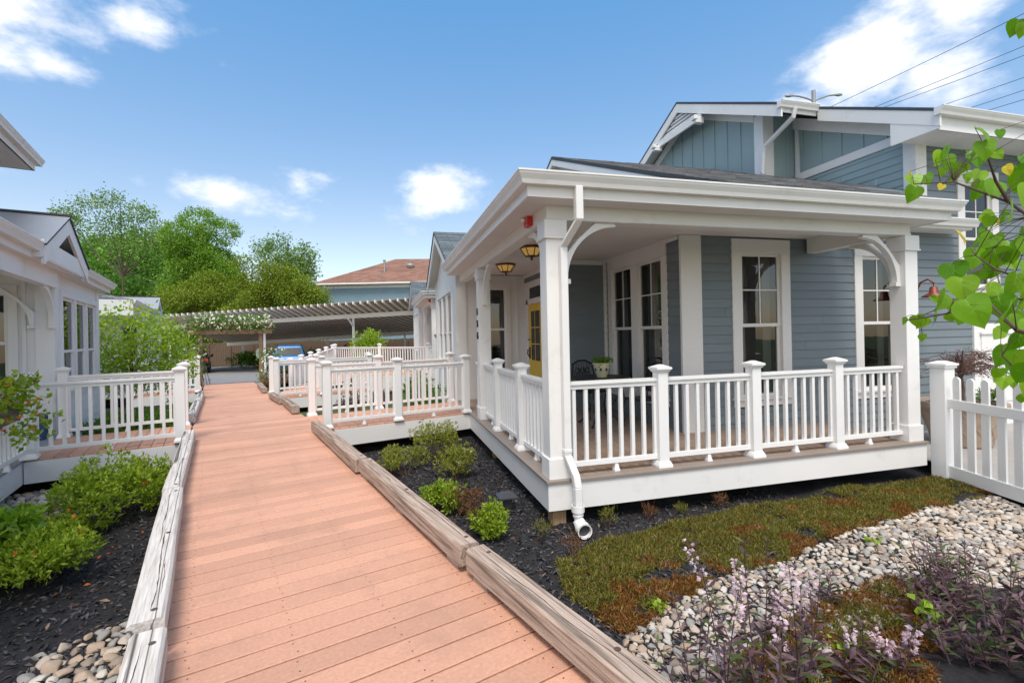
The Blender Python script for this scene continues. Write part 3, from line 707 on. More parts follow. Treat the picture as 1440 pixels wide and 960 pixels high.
    rail_post(r, 1.61, Yo(5.62)); rail_post(r, 1.61, Yo(6.86))
    xs = [1.75, 2.79, 3.96, 5.12, 6.15]
    for p, q in zip(xs[:-1], xs[1:]): railing(r, (p, Yo(4.45)), (q, Yo(4.45)))
    for x in xs[1:4]: rail_post(r, x, Yo(4.43))
    # walls
    X = 4.0
    units1 = (.97, 1.67); units2 = (3.22, 3.9)
    w = MB(); wall_lap(w, (X, Yo(5.77)), (1, 0), (0, -1), 4.4, -.3, 3.6 if main else 2.74, [(units1[0] - .1, units1[1] + .1, .28, 2.66), (units2[0] - .1, units2[1] + .1, .28, 2.66)])
    part('wall', w, sid, r)
    window(r, (X, Yo(5.77)), (1, 0), (0, -1), [units1], .43, 2.52, casing=.16, head=.2); window(r, (X, Yo(5.77)), (1, 0), (0, -1), [units2], .43, 2.52, casing=.16, head=.2)
    w = MB(); wall_lap(w, (X, Yo(8.1)), (0, -1), (-1, 0), 2.33, -.02, 2.74, [(.17, 1.96, .28, 2.66)]); part('wall', w, sid, r)
    window(r, (X, Yo(8.1)), (0, -1), (-1, 0), [(.27, .96), (1.17, 1.86)], .43, 2.52, casing=.14, head=.17)
    w = MB(); wall_lap(w, (3.1, Yo(8.1)), (1, 0), (0, -1), .9, -.02, 2.74); part('wall', w, sid, r)
    w = MB(); wall_flat(w, (3.1, Yo(10.4)), (0, -1), (-1, 0), 2.3, -.02, 2.74, [(.33, 1.27, -.02, 2.05)]); part('wall', w, 'whitewall', r)
    tr = MB(); tr.box(3.97, 4.3, Yo(5.735), Yo(5.78), -.02, 2.745); tr.box(3.94, 3.995, Yo(8.04), Yo(8.1), 0, 2.745)
    tr.box(3.1, 3.99, Yo(8.075), Yo(8.09), 2.66, 2.747); tr.box(3.075, 3.098, Yo(8.1), Yo(10.39), 2.66, 2.747); tr.box(3.965, 3.985, Yo(5.8), Yo(8.05), 2.69, 2.748)
    part('trim_board', tr, 'trim', r, bevel=.003)
    tr = MB(); tr.box(3.04, 3.1, Yo(8.93), Yo(9.02), 0, 2.65); tr.box(3.07, 3.09, Yo(9.02), Yo(10.3), 2.56, 2.655); part('trim_board', tr, 'slate_dark', r)
    # door
    dr = MB(); dr.box(3.085, 3.12, Yo(9.15), Yo(10.05), 0.01, 2.05); do = part('door', dr, 'yellow' if main else 'white', r, bevel=.004)
    dc = MB()
    for (a, b_, c_, e_) in ((9.03, 9.145, 0, 2.17), (10.055, 10.17, 0, 2.17), (9.03, 10.17, 2.06, 2.17)): dc.box(3.062, 3.1, Yo(a), Yo(b_), c_, e_)
    part('door_frame', dc, 'white', do)
    gl = MB(); gl.box(3.078, 3.084, Yo(9.3), Yo(9.87), .85, 1.9); gl.box(3.08, 3.087, Yo(9.25), Yo(9.95), 2.18, 2.41); part('door_pane', gl, 'carglass', do)
    mu = MB()
    for i in range(1, 3): mu.box(3.072, 3.08, Yo(9.3), Yo(9.87), .85 + 1.05 * i / 3 - .01, .85 + 1.05 * i / 3 + .01)
    mu.box(3.072, 3.08, Yo(9.58), Yo(9.6), .85, 1.9); part('door_bar', mu, 'yellow' if main else 'white', do)
    hd = MB(); hd.box(3.06, 3.085, Yo(9.96), Yo(10.01), .88, 1.13); hd.tube([(3.05, Yo(9.98), .93), (3.02, Yo(9.98), .98), (3.03, Yo(9.98), 1.08)], .012, 8); hd.lathe([(.001, 0), (.03, .0), (.03, .02)], (3.06, Yo(9.98), 1.28), 10); part('door_handle', hd, 'black', do)
    # wing: side wall with window, front wall with triple window, gable
    w = MB(); wall_flat(w, (1.55, Yo(10.4)), (1, 0), (0, -1), 1.55, -.3, 2.74, [(.66, 1.16, .5, 2.56)], batten=.39, bm=0); part('wall', w, 'whitewall', r)
    window(r, (1.55, Yo(10.4)), (1, 0), (0, -1), [(.71, 1.11)], .6, 2.46, grid=(1, 1), casing=.1, head=.12, glass='glass_refl')
    gz = lambda a: 4.02 - .46 * abs(a - 2.1)
    w = MB(); wall_flat(w, (1.55, Yo(14.6)), (0, -1), (-1, 0), 4.2, -.45, gz, [(.55, 3.45, .68, 2.5)], breaks=(2.1,), batten=.0); part('wall', w, 'whitewall', r)
    window(r, (1.55, Yo(14.6)), (0, -1), (-1, 0), [(.6, 1.45), (1.57, 2.43), (2.55, 3.4)], .72, 2.45, grid=(1, 1), casing=.07, head=.1, meet=.44, curtains=False, glass='glass_refl', cm='white')
    for bx in ((1.525, 1.56, Yo(10.385), Yo(10.6), -.45, 3.15), (1.53, 1.74, Yo(10.37), Yo(10.398), -.3, 2.74), (1.525, 1.56, Yo(14.42), Yo(14.62), -.45, 3.05)):
        cb = MB(); cb.box(*bx); part('corner_board', cb, 'white', r)
    w = MB(); wall_flat(w, (1.55, Yo(14.6)), (1, 0), (0, 1), 4, -.45, 3.0); part('wall', w, 'whitewall', r)
    ro = MB(); zr, ze = 4.13, 3.0
    slab(ro, [(1.28, Yo(10.05), ze), (5.0, Yo(10.05), ze), (5.0, Yo(12.5), zr), (1.28, Yo(12.5), zr)], .05)
    slab(ro, [(5.0, Yo(14.95), ze), (1.28, Yo(14.95), ze), (1.28, Yo(12.5), zr), (5.0, Yo(12.5), zr)], .05)
    wr = part('wing_roof', ro, ['roof_slate', 'roof_edge'], r)
    rk = MB(); sl = (zr - ze) / 2.45
    for sgn in (-1, 1):
        A = Vector((1.30, Yo(12.5), zr - .055)); B = Vector((1.30, Yo(12.5 + 2.45 * sgn), ze - .055))
        for (x0, x1, h0, h1) in ((1.30, 1.335, 0, .2), (1.335, 1.55, 0.03, .05)):
            rk.hexa([(x0, A.y, A.z - h1), (x1, A.y, A.z - h1), (x1, B.y, B.z - h1), (x0, B.y, B.z - h1), (x0, A.y, A.z - h0), (x1, A.y, A.z - h0), (x1, B.y, B.z - h0), (x0, B.y, B.z - h0)])
    part('rake_board', rk, 'white', wr)
    # low roofs
    hp = MB(); A, B, C, D, E = (1.22, Yo(4.07), 2.88), (3.75, Yo(4.07), 2.88), (3.75, Yo(6.3), 3.24), (3.75, Yo(10.0), 3.24), (1.22, Yo(10.0), 2.88)
    hp.face([A, B, C]); hp.face([A, C, D, E]); part('porch_roof', hp, 'roof_y', r)
    ro = MB(); s_ = (5.27 - 2.885) / (9.8 - 4.05); zz = lambda y: 2.885 + s_ * (y - 4.05); T = .06
    for (x0, x1, ya, yb) in ((3.6, 6.66, 4.05, 9.8), (6.66, 7.62, 5.77, 9.8), (7.62, 8.42, 5.77, 8.12)) if main else ((3.6, 6.66, 4.05, 9.8),):
        slab(ro, [(x0, Yo(ya), zz(ya)), (x1, Yo(ya), zz(ya)), (x1, Yo(yb), zz(yb)), (x0, Yo(yb), zz(yb))], T)
    slab(ro, [(7.62, Yo(15.4), 2.95), (3.6, Yo(15.4), 2.95), (3.6, Yo(9.8), 5.27), (7.62, Yo(9.8), 5.27)], T)
    lr = part('roof', ro, ['roof', 'roof_edge'], r)
    if main:
        sh_ = MB(); y = 4.07; k = 0; g_ = random.Random(3)
        while y < 9.75:
            x = 3.6 - (k % 2) * .16 - g_.uniform(0, .05); xe = 6.66 if y < 5.8 else (7.6 if y > 8.1 else 8.4)
            while x < xe:
                w_ = g_.uniform(.2, .38); a_, b_ = max(x, 3.6), min(x + w_ - .004, xe)
                if b_ > a_ + .01:
                    h_ = g_.uniform(.008, .016); s0, s1 = zz(y) + h_, zz(y + .15) + .003
                    sh_.hexa([(a_, Yo(y), zz(y) + .001), (b_, Yo(y), zz(y) + .001), (b_, Yo(y + .15), s1 - .002), (a_, Yo(y + .15), s1 - .002), (a_, Yo(y), s0), (b_, Yo(y), s0), (b_, Yo(y + .15), s1), (a_, Yo(y + .15), s1)])
                x += w_
            y += .14; k += 1
        part('shingles', sh_, 'shingle', lr)
    rk = MB()
    for (ya, za, yb, zb) in ((4.6, zz(4.6), 9.8, 5.27), (15.2, 3.03, 9.8, 5.27)):
        for (x0, x1, h0, h1) in ((3.605, 3.64, .062, .19), (3.64, 3.8, .064, .09)):
            rk.hexa([(x0, Yo(ya), za - h1), (x1, Yo(ya), za - h1), (x1, Yo(yb), zb - h1), (x0, Yo(yb), zb - h1), (x0, Yo(ya), za - h0), (x1, Yo(ya), za - h0), (x1, Yo(yb), zb - h0), (x0, Yo(yb), zb - h0)])
    part('rake_board', rk, 'white', lr)
    w = MB(); wall_flat(w, (3.8, Yo(15.0)), (0, -1), (-1, 0), 10.4, 2.75, lambda a: 5.2 - .415 * abs(a - 5.2), breaks=(5.2,)); part('gable_wall', w, 'whitewall', r)
    if not main: return r
    # small eave on the front wall right of the porch
    w = MB(); slab(w, [(6.75, 5.42, 3.06), (9.15, 5.42, 3.06), (9.15, 5.77, 3.2), (6.75, 5.77, 3.2)], .03); w.box(6.75, 9.12, 5.47, 5.76, 2.93, 2.95, 1); w.box(6.75, 9.12, 5.44, 5.47, 2.93, 3.04, 1); w.box(9.09, 9.12, 5.47, 5.76, 2.95, 3.04, 1)
    pr = part('eave_roof', w, ['roof', 'white'], r); gutter(pr, [(6.75, 5.34), (9.16, 5.34)], 3.08)
    # right part of the front wall
    w = MB(); wall_lap(w, (8.4, 5.77), (1, 0), (0, -1), 6.0, -.3, 4.52, [(1.02, 1.76, 1.9, 4.0), (1.2, 3.4, -.3, 1.43)]); part('wall', w, sid, r)
    window(r, (8.4, 5.77), (1, 0), (0, -1), [(1.07, 1.72)], 2.06, 3.82, casing=.16, head=.2, glass='glass_refl', meet=.46)
    bp = MB(); bp.box(9.6, 11.8, 5.73, 5.79, -.3, 1.43); bp.box(9.75, 11.65, 5.715, 5.729, .1, 1.24); bp.box(9.72, 11.68, 5.69, 5.728, 1.25, 1.29); part('bay_panel', bp, 'white', r)
    # upper storey: recessed gable wall, projecting bay, roof
    zt = lambda y: 7.0 - .475 * abs(y - 10.45)
    w = MB(); wall_lap(w, (8.4, 8.1), (0, -1), (-1, 0), 2.33, 3.0, 4.5); part('upper_wall', w, 'teal', r)
    w = MB(); wall_flat(w, (8.4, 8.1), (0, -1), (-1, 0), 2.33, 4.5, lambda a: zt(8.1 - a) - .05, batten=.42); part('upper_wall', w, 'teal', r)
    w = MB(); wall_flat(w, (7.6, 14.4), (0, -1), (-1, 0), 6.3, 3.0, lambda a: zt(14.4 - a), breaks=(3.95,), batten=.42); part('upper_wall', w, 'teal', r)
    w = MB(); wall_flat(w, (7.6, 8.1), (1, 0), (0, -1), .8, 3.0, 5.88, batten=.4); part('upper_wall', w, 'teal', r)
    w = MB(); wall_flat(w, (8.4, 5.77), (1, 0), (0, -1), .1, 4.4, 4.6); wall_flat(w, (7.6, 14.4), (1, 0), (0, 1), 7, 3, 5.6); wall_flat(w, (14.4, 5.77), (0, 1), (1, 0), 8.6, -.4, 4.5); part('upper_wall', w, 'teal', r)
    tr = MB(); tr.box(8.36, 8.41, 5.96, 8.06, 4.47, 4.62)
    tr.box(8.365, 8.415, 5.735, 5.93, 3.3, 4.55); tr.box(8.416, 8.6, 5.735, 5.775, 3.4, 4.55); tr.box(8.37, 8.405, 7.98, 8.06, 4.4, 5.75)
    tr.box(7.565, 7.61, 8.06, 8.3, 3.6, 5.85); tr.box(7.611, 7.83, 8.06, 8.105, 3.6, 5.8)
    for (x, ya, yb, h0, h1) in ((7.565, 8.31, 10.45, .02, .24), (7.565, 14.2, 10.45, .02, .24), (8.365, 5.96, 8.1, .06, .3)):
        za, zb = zt(ya), zt(yb); tr.hexa([(x, ya, za - h1), (x + .03, ya, za - h1), (x + .03, yb, zb - h1), (x, yb, zb - h1), (x, ya, za - h0), (x + .03, ya, za - h0), (x + .03, yb, zb - h0), (x, yb, zb - h0)])
    part('trim_board', tr, 'white', r)
    ur = MB(); zu = lambda y: 7.16 - .475 * abs(y - 10.45)
    slab(ur, [(7.2, 7.25, zu(7.25)), (15, 7.25, zu(7.25)), (15, 10.45, zu(10.45)), (7.2, 10.45, zu(10.45))], .05)
    slab(ur, [(8.05, 5.2, zu(5.2)), (15, 5.2, zu(5.2)), (15, 7.245, zu(7.245)), (8.05, 7.245, zu(7.245))], .05)
    slab(ur, [(15, 14.6, zu(14.6)), (7.2, 14.6, zu(14.6)), (7.2, 10.45, zu(10.45)), (15, 10.45, zu(10.45))], .05)
    u = part('upper_roof', ur, ['roof', 'roof_edge'], r)
    rk = MB()
    def rake(x0, x1, ya, yb, h0, h1):
        za, zb = zu(ya), zu(yb); rk.hexa([(x0, ya, za - h1), (x1, ya, za - h1), (x1, yb, zb - h1), (x0, yb, zb - h1), (x0, ya, za - h0), (x1, ya, za - h0), (x1, yb, zb - h0), (x0, yb, zb - h0)])
    for (x, ya, yb) in ((7.205, 7.23, 10.45), (7.205, 14.6, 10.45), (8.055, 5.18, 7.23)):
        rake(x, x + .035, ya, yb, .052, .27); rake(x + .035, x + .4, ya, yb, .054, .085)
    rk.prism([(5.2, 4.36), (5.9, 4.36), (5.9, zu(5.9) - .2), (5.2, zu(5.2) - .06)], (8.06, 0, 0), (0, 1, 0), (0, 0, 1), (.04, 0, 0)); 
    rk.box(8.1, 15, 5.25, 5.77, 4.36, 4.385); rk.box(8.1, 15, 5.235, 5.26, 4.36, 4.62); rk.box(8.09, 8.4, 5.3, 5.77, 4.386, 4.5)
    rake(7.24, 8.38, 7.27, 8.07, .10, .13); rk.box(7.24, 8.06, 7.255, 7.275, 5.46, 5.60)
    part('rake_board', rk, 'white', u)
    gutter(u, [(8.02, 5.11), (15, 5.11)], zu(5.2) + .005); gutter(u, [(7.17, 7.16), (8.05, 7.16)], zu(7.25) + .005)
    cl = MB(); zc = 6.46; yc = 10.45; yo = (7.16 - .27 - zc) / .475
    cl.box(7.215, 7.27, yc - yo, yc + yo, zc - .12, zc + .06)
    for i in range(5): 
        z = zc + .07 + i * .085; y = (7.16 - .28 - z) / .475
        if y > .05: cl.hexa([(7.25, yc - y, z), (7.33, yc - y, z + .02), (7.33, yc + y, z + .02), (7.25, yc + y, z), (7.25, yc - y + .1, z + .05), (7.33, yc - y + .1, z + .09), (7.33, yc + y - .1, z + .09), (7.25, yc + y - .1, z + .05)])
    for y in (yc - yo - .02, yc + yo - .1): cl.box(7.08, 7.3, y, y + .12, zc - .22, zc - .08); cl.box(7.03, 7.12, y - .01, y + .13, zc - .15, zc - .05)
    part('gable_collar', cl, 'white', u, bevel=.01)
    d = MB(); d.tube([(7.52, 7.22, 5.55), (7.52, 7.26, 5.40), (7.54, 7.98, 5.12), (7.55, 8.03, 5.0), (7.55, 8.06, 4.62), (7.5, 7.98, 4.52)], .045, 8); part('downspout', d, 'white', r)
    nm = Vector((1.518, 0, 0)) + Vector((0, 7.93, 0))
    for i, ch in enumerate('156'): text_part('house_number', ch, .17, (1.524, 7.92, 1.80 - .2 * i), (0, -1, 0), (0, 0, 1), 'black', r, .03)
    return r
house = cottage(0, True)
house2 = cottage(11.6, False)

# ------------------------------------------------------------------ left-hand row (axes of the boardwalk)
def left_cottage():
    r = thing('cottage', 'near white cottage on the left with grey porch, gable and big triple window', 'house', (-4.0, 9, -.4), ANG)
    f = MB()
    x = -5.2
    while x < -2.0: f.box(x, min(x + .135, -1.98), 2.5, 10.08, -.028, 0); x += .14
    pf = part('porch_floor', f, 'floor_grey', r)
    s = MB(); s.box(-2.03, -2.0, 2.5, 10.0, -.3, -.03); part('porch_skirt', s, 'white', pf)
    # side wall of the wing (faces the camera), front wall with triple window
    w = MB(); wall_flat(w, (-5.2, 10.1), (1, 0), (0, -1), 3.1, -.35, 2.5, [(2.0, 2.64, .55, 2.28)], batten=.37); part('wall', w, 'whitewall', r)
    window(r, (-5.2, 10.1), (1, 0), (0, -1), [(2.06, 2.6)], .68, 2.2, grid=(1, 1), casing=.11, head=.12, glass='glass_refl', curtains=False)
    w = MB(); wall_lap(w, (-2.1, 10.1), (0, 1), (1, 0), 3.4, -.4, .5, ex=.18); wall_flat(w, (-2.1, 10.1), (0, 1), (1, 0), 3.4, .5, 2.62, [(.42, 3.15, .58, 2.24)]); part('wall', w, 'whitewall', r)
    window(r, (-2.1, 10.1), (0, 1), (1, 0), [(.47, 1.3), (1.39, 2.2), (2.29, 3.1)], .63, 2.19, grid=(1, 1), casing=.07, head=.1, meet=.42, curtains=False, glass='glass_refl', cm='white')
    w = MB(); wall_flat(w, (-2.1, 13.5), (-1, 0), (0, 1), 3, -.4, 2.6); part('wall', w, 'whitewall', r)
    for bx in ((-2.3, -2.085, 10.075, 10.1, -.02, 2.5), (-2.1, -2.075, 10.101, 10.3, -.35, 2.5), (-2.1, -2.075, 13.33, 13.52, -.4, 2.6)):
        cb = MB(); cb.box(*bx); part('corner_board', cb, 'white', r)
    bm = MB(); bm.box(-2.17, -2.03, 2.5, 10.07, 2.28, 2.54); part('beam', bm, 'white', r)
    mb = MB(); column(r, -2.19, -2.01, 5.9, 6.08, 2.28)
    bracket(r, -2.1, 10.07, 0, -1, zb=2.28); bracket(r, -2.1, 6.08, 0, 1, zb=2.28); bracket(r, -2.3, 10.04, -1, 0, zb=2.28)
    so = MB(); so.box(-2.2, -1.96, 2.5, 14.0, 2.535, 2.56); so.box(-1.965, -1.94, 2.5, 8.5, 2.53, 2.72); so.box(-1.965, -1.94, 11.1, 14.0, 2.53, 2.72); so.box(-2.6, -1.94, 13.98, 14.0, 2.53, 2.72); part('soffit', so, 'soffit', r)
    ce = MB(); ce.box(-5.2, -2.1, 2.5, 10.1, 2.5, 2.52); part('porch_ceiling', ce, 'soffit', r)
    gutter(r, [(-1.83, 8.52), (-1.83, 2.5)][::-1], 2.735); gutter(r, [(-1.83, 11.08), (-1.83, 14.05)], 2.735)
    fb = MB(); fb.box(-6, -1.9, 2.44, 2.5, 2.29, 2.73); part('beam', fb, 'white', r)
    # pediment
    zr, yr = 3.36, 9.78
    pe = MB()
    wall_flat(pe, (-2.12, 8.5), (0, 1), (1, 0), 2.6, 2.5, lambda a: 3.2 - .46 * abs(a - 1.28), breaks=(1.28,)); part('gable_wall', pe, 'whitewall', r)
    rk = MB()
    for (ya, yb) in ((8.5, yr), (11.06, yr)):
        za = zr - .03 - .49 * abs(ya - yr); zb_ = zr - .03
        for (x0, x1, h0, h1) in ((-1.87, -1.83, 0, .24), (-2.12, -1.87, .0, .03)):
            rk.hexa([(x0, ya, za - h1), (x1, ya, za - h1), (x1, yb, zb_ - h1), (x0, yb, zb_ - h1), (x0, ya, za - h0), (x1, ya, za - h0), (x1, yb, zb_ - h0), (x0, yb, zb_ - h0)])
    rk.box(-2.1, -1.85, 8.5, 11.06, 2.54, 2.56); rk.box(-2.1, -1.86, 8.44, 8.52, 2.545, 2.735); rk.box(-2.1, -1.86, 11.04, 11.12, 2.545, 2.735); rk.box(-1.88, -1.845, 8.56, 10.95, 2.56, 2.80); rk.box(-2.1, -2.06, yr - .05, yr + .05, 2.7, 3.2)
    part('rake_board', rk, 'white', r)
    ro = MB()
    slab(ro, [(-6, 8.48, 2.735), (-1.81, 8.48, 2.735), (-1.81, yr, zr), (-6, yr, zr)], .03, 0, 1); slab(ro, [(-1.81, 11.08, 2.735), (-6, 11.08, 2.735), (-6, yr, zr), (-1.81, yr, zr)], .03, 1, 1)
    slab(ro, [(-1.9, 2.5, 2.74), (-1.9, 9.6, 2.74), (-4.5, 9.6, 3.45), (-4.5, 5.1, 3.45)], .03, 2, 1); slab(ro, [(-1.9, 2.5, 2.74), (-4.5, 5.1, 3.45), (-6, 5.1, 3.45), (-6, 2.5, 2.74)], .03, 3, 1); slab(ro, [(-1.88, 10.4, 2.74), (-1.88, 14.05, 2.74), (-4.5, 14.05, 3.4), (-4.5, 10.4, 3.4)], .03, 2, 1)
    ro.box(-6, -1.8, yr - .03, yr + .03, zr, zr + .03, 1)
    part('roof', ro, ['roof_pale', 'roof_edge', 'roof_y', 'roof'], r)
    # railings round the porch
    railing(r, (-1.97, 6.85), (-1.97, 8.2)); railing(r, (-1.97, 4.6), (-1.97, 6.8)); rail_post(r, -1.96, 6.83)
    # upper storey whose eave reaches into the picture
    up = MB(); wall_flat(up, (-3.45, 11.4), (0, -1), (1, 0), 9, 3.0, 4.7); wall_flat(up, (-3.45, 11.4), (-1, 0), (0, 1), 3, 3.0, 4.7); part('upper_wall', up, 'whitewall', r)
    ur = MB(); slab(ur, [(-2.62, 2.4, 4.80), (-2.62, 12.0, 4.80), (-6, 12.0, 6.3), (-6, 2.4, 6.3)], .05, 0, 1); u = part('upper_roof', ur, ['roof_y', 'roof_edge'], r)
    ue = MB(); ue.box(-3.5, -2.7, 2.4, 11.96, 4.58, 4.605); ue.box(-2.72, -2.69, 2.4, 11.98, 4.58, 4.78); ue.box(-3.5, -2.7, 11.95, 11.98, 4.58, 4.79); part('soffit', ue, 'soffit', u)
    gutter(u, [(-2.57, 2.4), (-2.57, 12.05)], 4.80)
    return r
lc = left_cottage()
lc2 = copy_tree(lc, nb(.02, 14.6, -.12), 'far white cottage on the left, half hidden by the bright green tree', skip=('upper_wall', 'upper_roof'))

# ------------------------------------------------------------------ entry ramps
def ramp(name, label, n0, n1, b0, b1, posts_f, posts_r, z0=0.0, z1=0.0):
    r = thing(name, label, 'ramp', ((n0 + n1) / 2, (b0 + b1) / 2, z0 - .3), ANG, 'entry ramps off the boardwalk')
    d = MB(); n = n0; sg = 1 if n1 > n0 else -1; W = abs(n1 - n0); k = int(round(W / .1455)); st = W / k
    for i in range(k):
        a0 = n0 + sg * i * st; a1 = a0 + sg * (st - .006); f0 = z0 + (z1 - z0) * i / k; f1 = z0 + (z1 - z0) * (i + 1) / k; a, c = min(a0, a1), max(a0, a1); za, zc = (f0, f1) if sg > 0 else (f1, f0)
        d.hexa([(a, b0 - .03, za - .03), (c, b0 - .03, zc - .03), (c, b1 + .03, zc - .03), (a, b1 + .03, za - .03), (a, b0 - .03, za - .002), (c, b0 - .03, zc - .002), (c, b1 + .03, zc - .002), (a, b1 + .03, za - .002)])
    dk = part('deck', d, 'board', r, bevel=.003)
    a, c = min(n0, n1), max(n0, n1)
    for y0, y1 in ((b0 - .045, b0 - .02), (b1 + .02, b1 + .045)):
        s = MB(); s.box(a + .01, c - .01, y0, y1, min(z0, z1) - .30, min(z0, z1) - .032); part('skirt', s, 'white', dk)
    zf = lambda q: z0 + (z1 - z0) * (q - n0) / (n1 - n0)
    for b, ps in ((b0, posts_f), (b1, posts_r)):
        for p in ps: rail_post(r, p, b, zf(p) - .002)
        for p, q in zip(ps[:-1], ps[1:]): railing(r, (p, b), (q, b), zf(p), zf(q))
    return r
rampR = ramp('entry_ramp', 'white railed ramp from the boardwalk to the blue grey cottage porch', 1.40, 4.0, 7.88, 9.35, [1.50, 2.64, 3.93], [1.52, 2.75, 4.3])
dk2 = MB(); dk2.hexa([(4.0, 7.9, -.03), (4.02, 7.9, -.03), (4.44, 9.35, -.03), (4.0, 9.35, -.03), (4.0, 7.9, -.004), (4.02, 7.9, -.004), (4.44, 9.35, -.004), (4.0, 9.35, -.004)]); part('deck', dk2, 'board', rampR)
rampL = ramp('entry_ramp', 'white railed ramp from the boardwalk to the near left cottage porch', -.32, -2.0, 8.2, 9.72, [-.40, -1.94], [-.42, -1.92])
copy_tree(rampR, nb(-.10, 6.0, -.13), 'farther white railed ramp on the right, ending short of the arbor')
copy_tree(rampL, nb(.0, 8.9, -.12), 'farther white railed ramp on the left, behind the bright green tree')
# deck of the far cottage, with its sloping side rail
def side_deck():
    r = thing('side_deck', 'white railed deck and sloping side rail in front of the far white cottage', 'deck', (-.3, 18, -.3))
    d = MB(); d.box(-2.0, 1.45, 17.0, 21.0, -.02, .10); d.hexa([(-3.3, 13.9, -.22), (-2.2, 13.9, -.22), (-1.0, 17.0, .05), (-2.1, 17.0, .05), (-3.3, 13.9, -.19), (-2.2, 13.9, -.19), (-1.0, 17.0, .09), (-2.1, 17.0, .09)]); part('deck', d, 'board', r)
    s = MB(); s.box(-2.0, 1.45, 16.96, 16.99, -.45, .08); part('skirt', s, 'white', r)
    for p, q in (((-2.0, 21.0), (-.2, 19.2)), ((-.2, 19.2), (1.5, 17.4))): railing(r, p, q, .1, .1)
    for p in ((-2.0, 21.0), (-.2, 19.2), (1.5, 17.4)): rail_post(r, p[0], p[1], .1)
    A = np.array((-2.75, 15.6)); B = np.array((-2.05, 20.6)); 
    for i in range(6):
        t = i / 5; p = A + (B - A) * t; z = -.22 + .3 * t; rail_post(r, p[0], p[1], z)
        if i: railing(r, tuple(q), tuple(p), zq, z)
        q, zq = p, z
    return r
side_deck()

# ------------------------------------------------------------------ far setting: carport, cars, arbor, houses, lamp, wires
ANGC = R(-15.0)
def carport():
    P0 = Vector((-15.5, 38.3, 0)); d = Vector((18.9, -11.75, 0)); Lc = d.length; d.normalize(); n = Vector((-d.y, d.x, 0))
    r = thing('carport', 'long tan carport with ribbed brown underside and slim white posts', 'carport', tuple(P0 + Vector((0, 0, -1))))
    zf = lambda t: 2.25 + .42 * t / Lc; zr = lambda t: .95 + .75 * t / Lc
    bm = MB(); A, B = P0, P0 + d * Lc
    bm.obox(A, B, .14, 0, .26, 0, zf(0), zf(Lc)); bm.obox(A + n * 6, B + n * 6, .16, 0, .26, 0, zr(0), zr(Lc)); part('beam', bm, 'tan', r)
    ro = MB(); rb = MB()
    def P(t, o, z): q = P0 + d * t + n * o; return (q.x, q.y, z)
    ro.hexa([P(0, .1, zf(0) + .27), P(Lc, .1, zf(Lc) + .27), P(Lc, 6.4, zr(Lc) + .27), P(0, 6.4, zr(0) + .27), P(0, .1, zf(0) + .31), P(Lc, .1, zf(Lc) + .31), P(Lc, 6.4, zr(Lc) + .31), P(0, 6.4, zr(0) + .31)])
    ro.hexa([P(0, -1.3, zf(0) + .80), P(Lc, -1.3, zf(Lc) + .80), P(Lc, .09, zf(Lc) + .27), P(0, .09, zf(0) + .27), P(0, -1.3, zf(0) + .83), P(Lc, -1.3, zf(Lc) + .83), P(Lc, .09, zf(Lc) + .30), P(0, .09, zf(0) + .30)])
    t = .2
    while t < Lc:
        a, b = zf(t), zr(t)
        rb.hexa([P(t, .1, a + .17), P(t + .06, .1, a + .17), P(t + .06, 6.3, b + .19), P(t, 6.3, b + .19), P(t, .1, a + .268), P(t + .06, .1, a + .268), P(t + .06, 6.3, b + .268), P(t, 6.3, b + .268)])
        rb.hexa([P(t, -1.42, a + .70), P(t + .07, -1.42, a + .70), P(t + .07, .09, a + .17), P(t, .09, a + .17), P(t, -1.42, a + .86), P(t + .07, -1.42, a + .86), P(t + .07, .09, a + .268), P(t, .09, a + .268)], 1)
        t += .47
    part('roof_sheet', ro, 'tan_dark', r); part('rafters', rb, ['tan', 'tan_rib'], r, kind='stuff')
    for t in (1.55, 9.6, 16.16, 21.4):
        for o in (0, 6):
            q = P0 + d * t + n * o; c = MB(); zt = (zf(t) if o == 0 else zr(t)); c.cbox(q.x, q.y, .13, hgt(q.x, q.y) + .05, zt + .01)
            if o == 0: c.obox(q + d * .02 - n * .0 + Vector((0, 0, 0)), q - n * .5, .08, -.02, .1, 0, zt - .55, zt - .05)
            part('post', c, 'white', r)
    f = MB(); Q0 = P0 + n * 7.4 - d * 6; 
    rr = thing('board_fence', 'brown board fence behind the carport', 'fence', tuple(Q0))
    for i in range(150):
        q = Q0 + d * (i * .2); z = hgt(q.x, q.y); f.obox(q, q + d * .185, .03, 0, 2.0 + .03 * random.random(), 0, z, z)
    part('boards', f, 'fence', rr)
    for i in range(13):
        q = Q0 + d * (i * 2.4) - n * .06; z = hgt(q.x, q.y); c = MB(); c.cbox(q.x, q.y, .11, z, z + 1.9); part('fence_post', c, 'fence', rr)
carport()

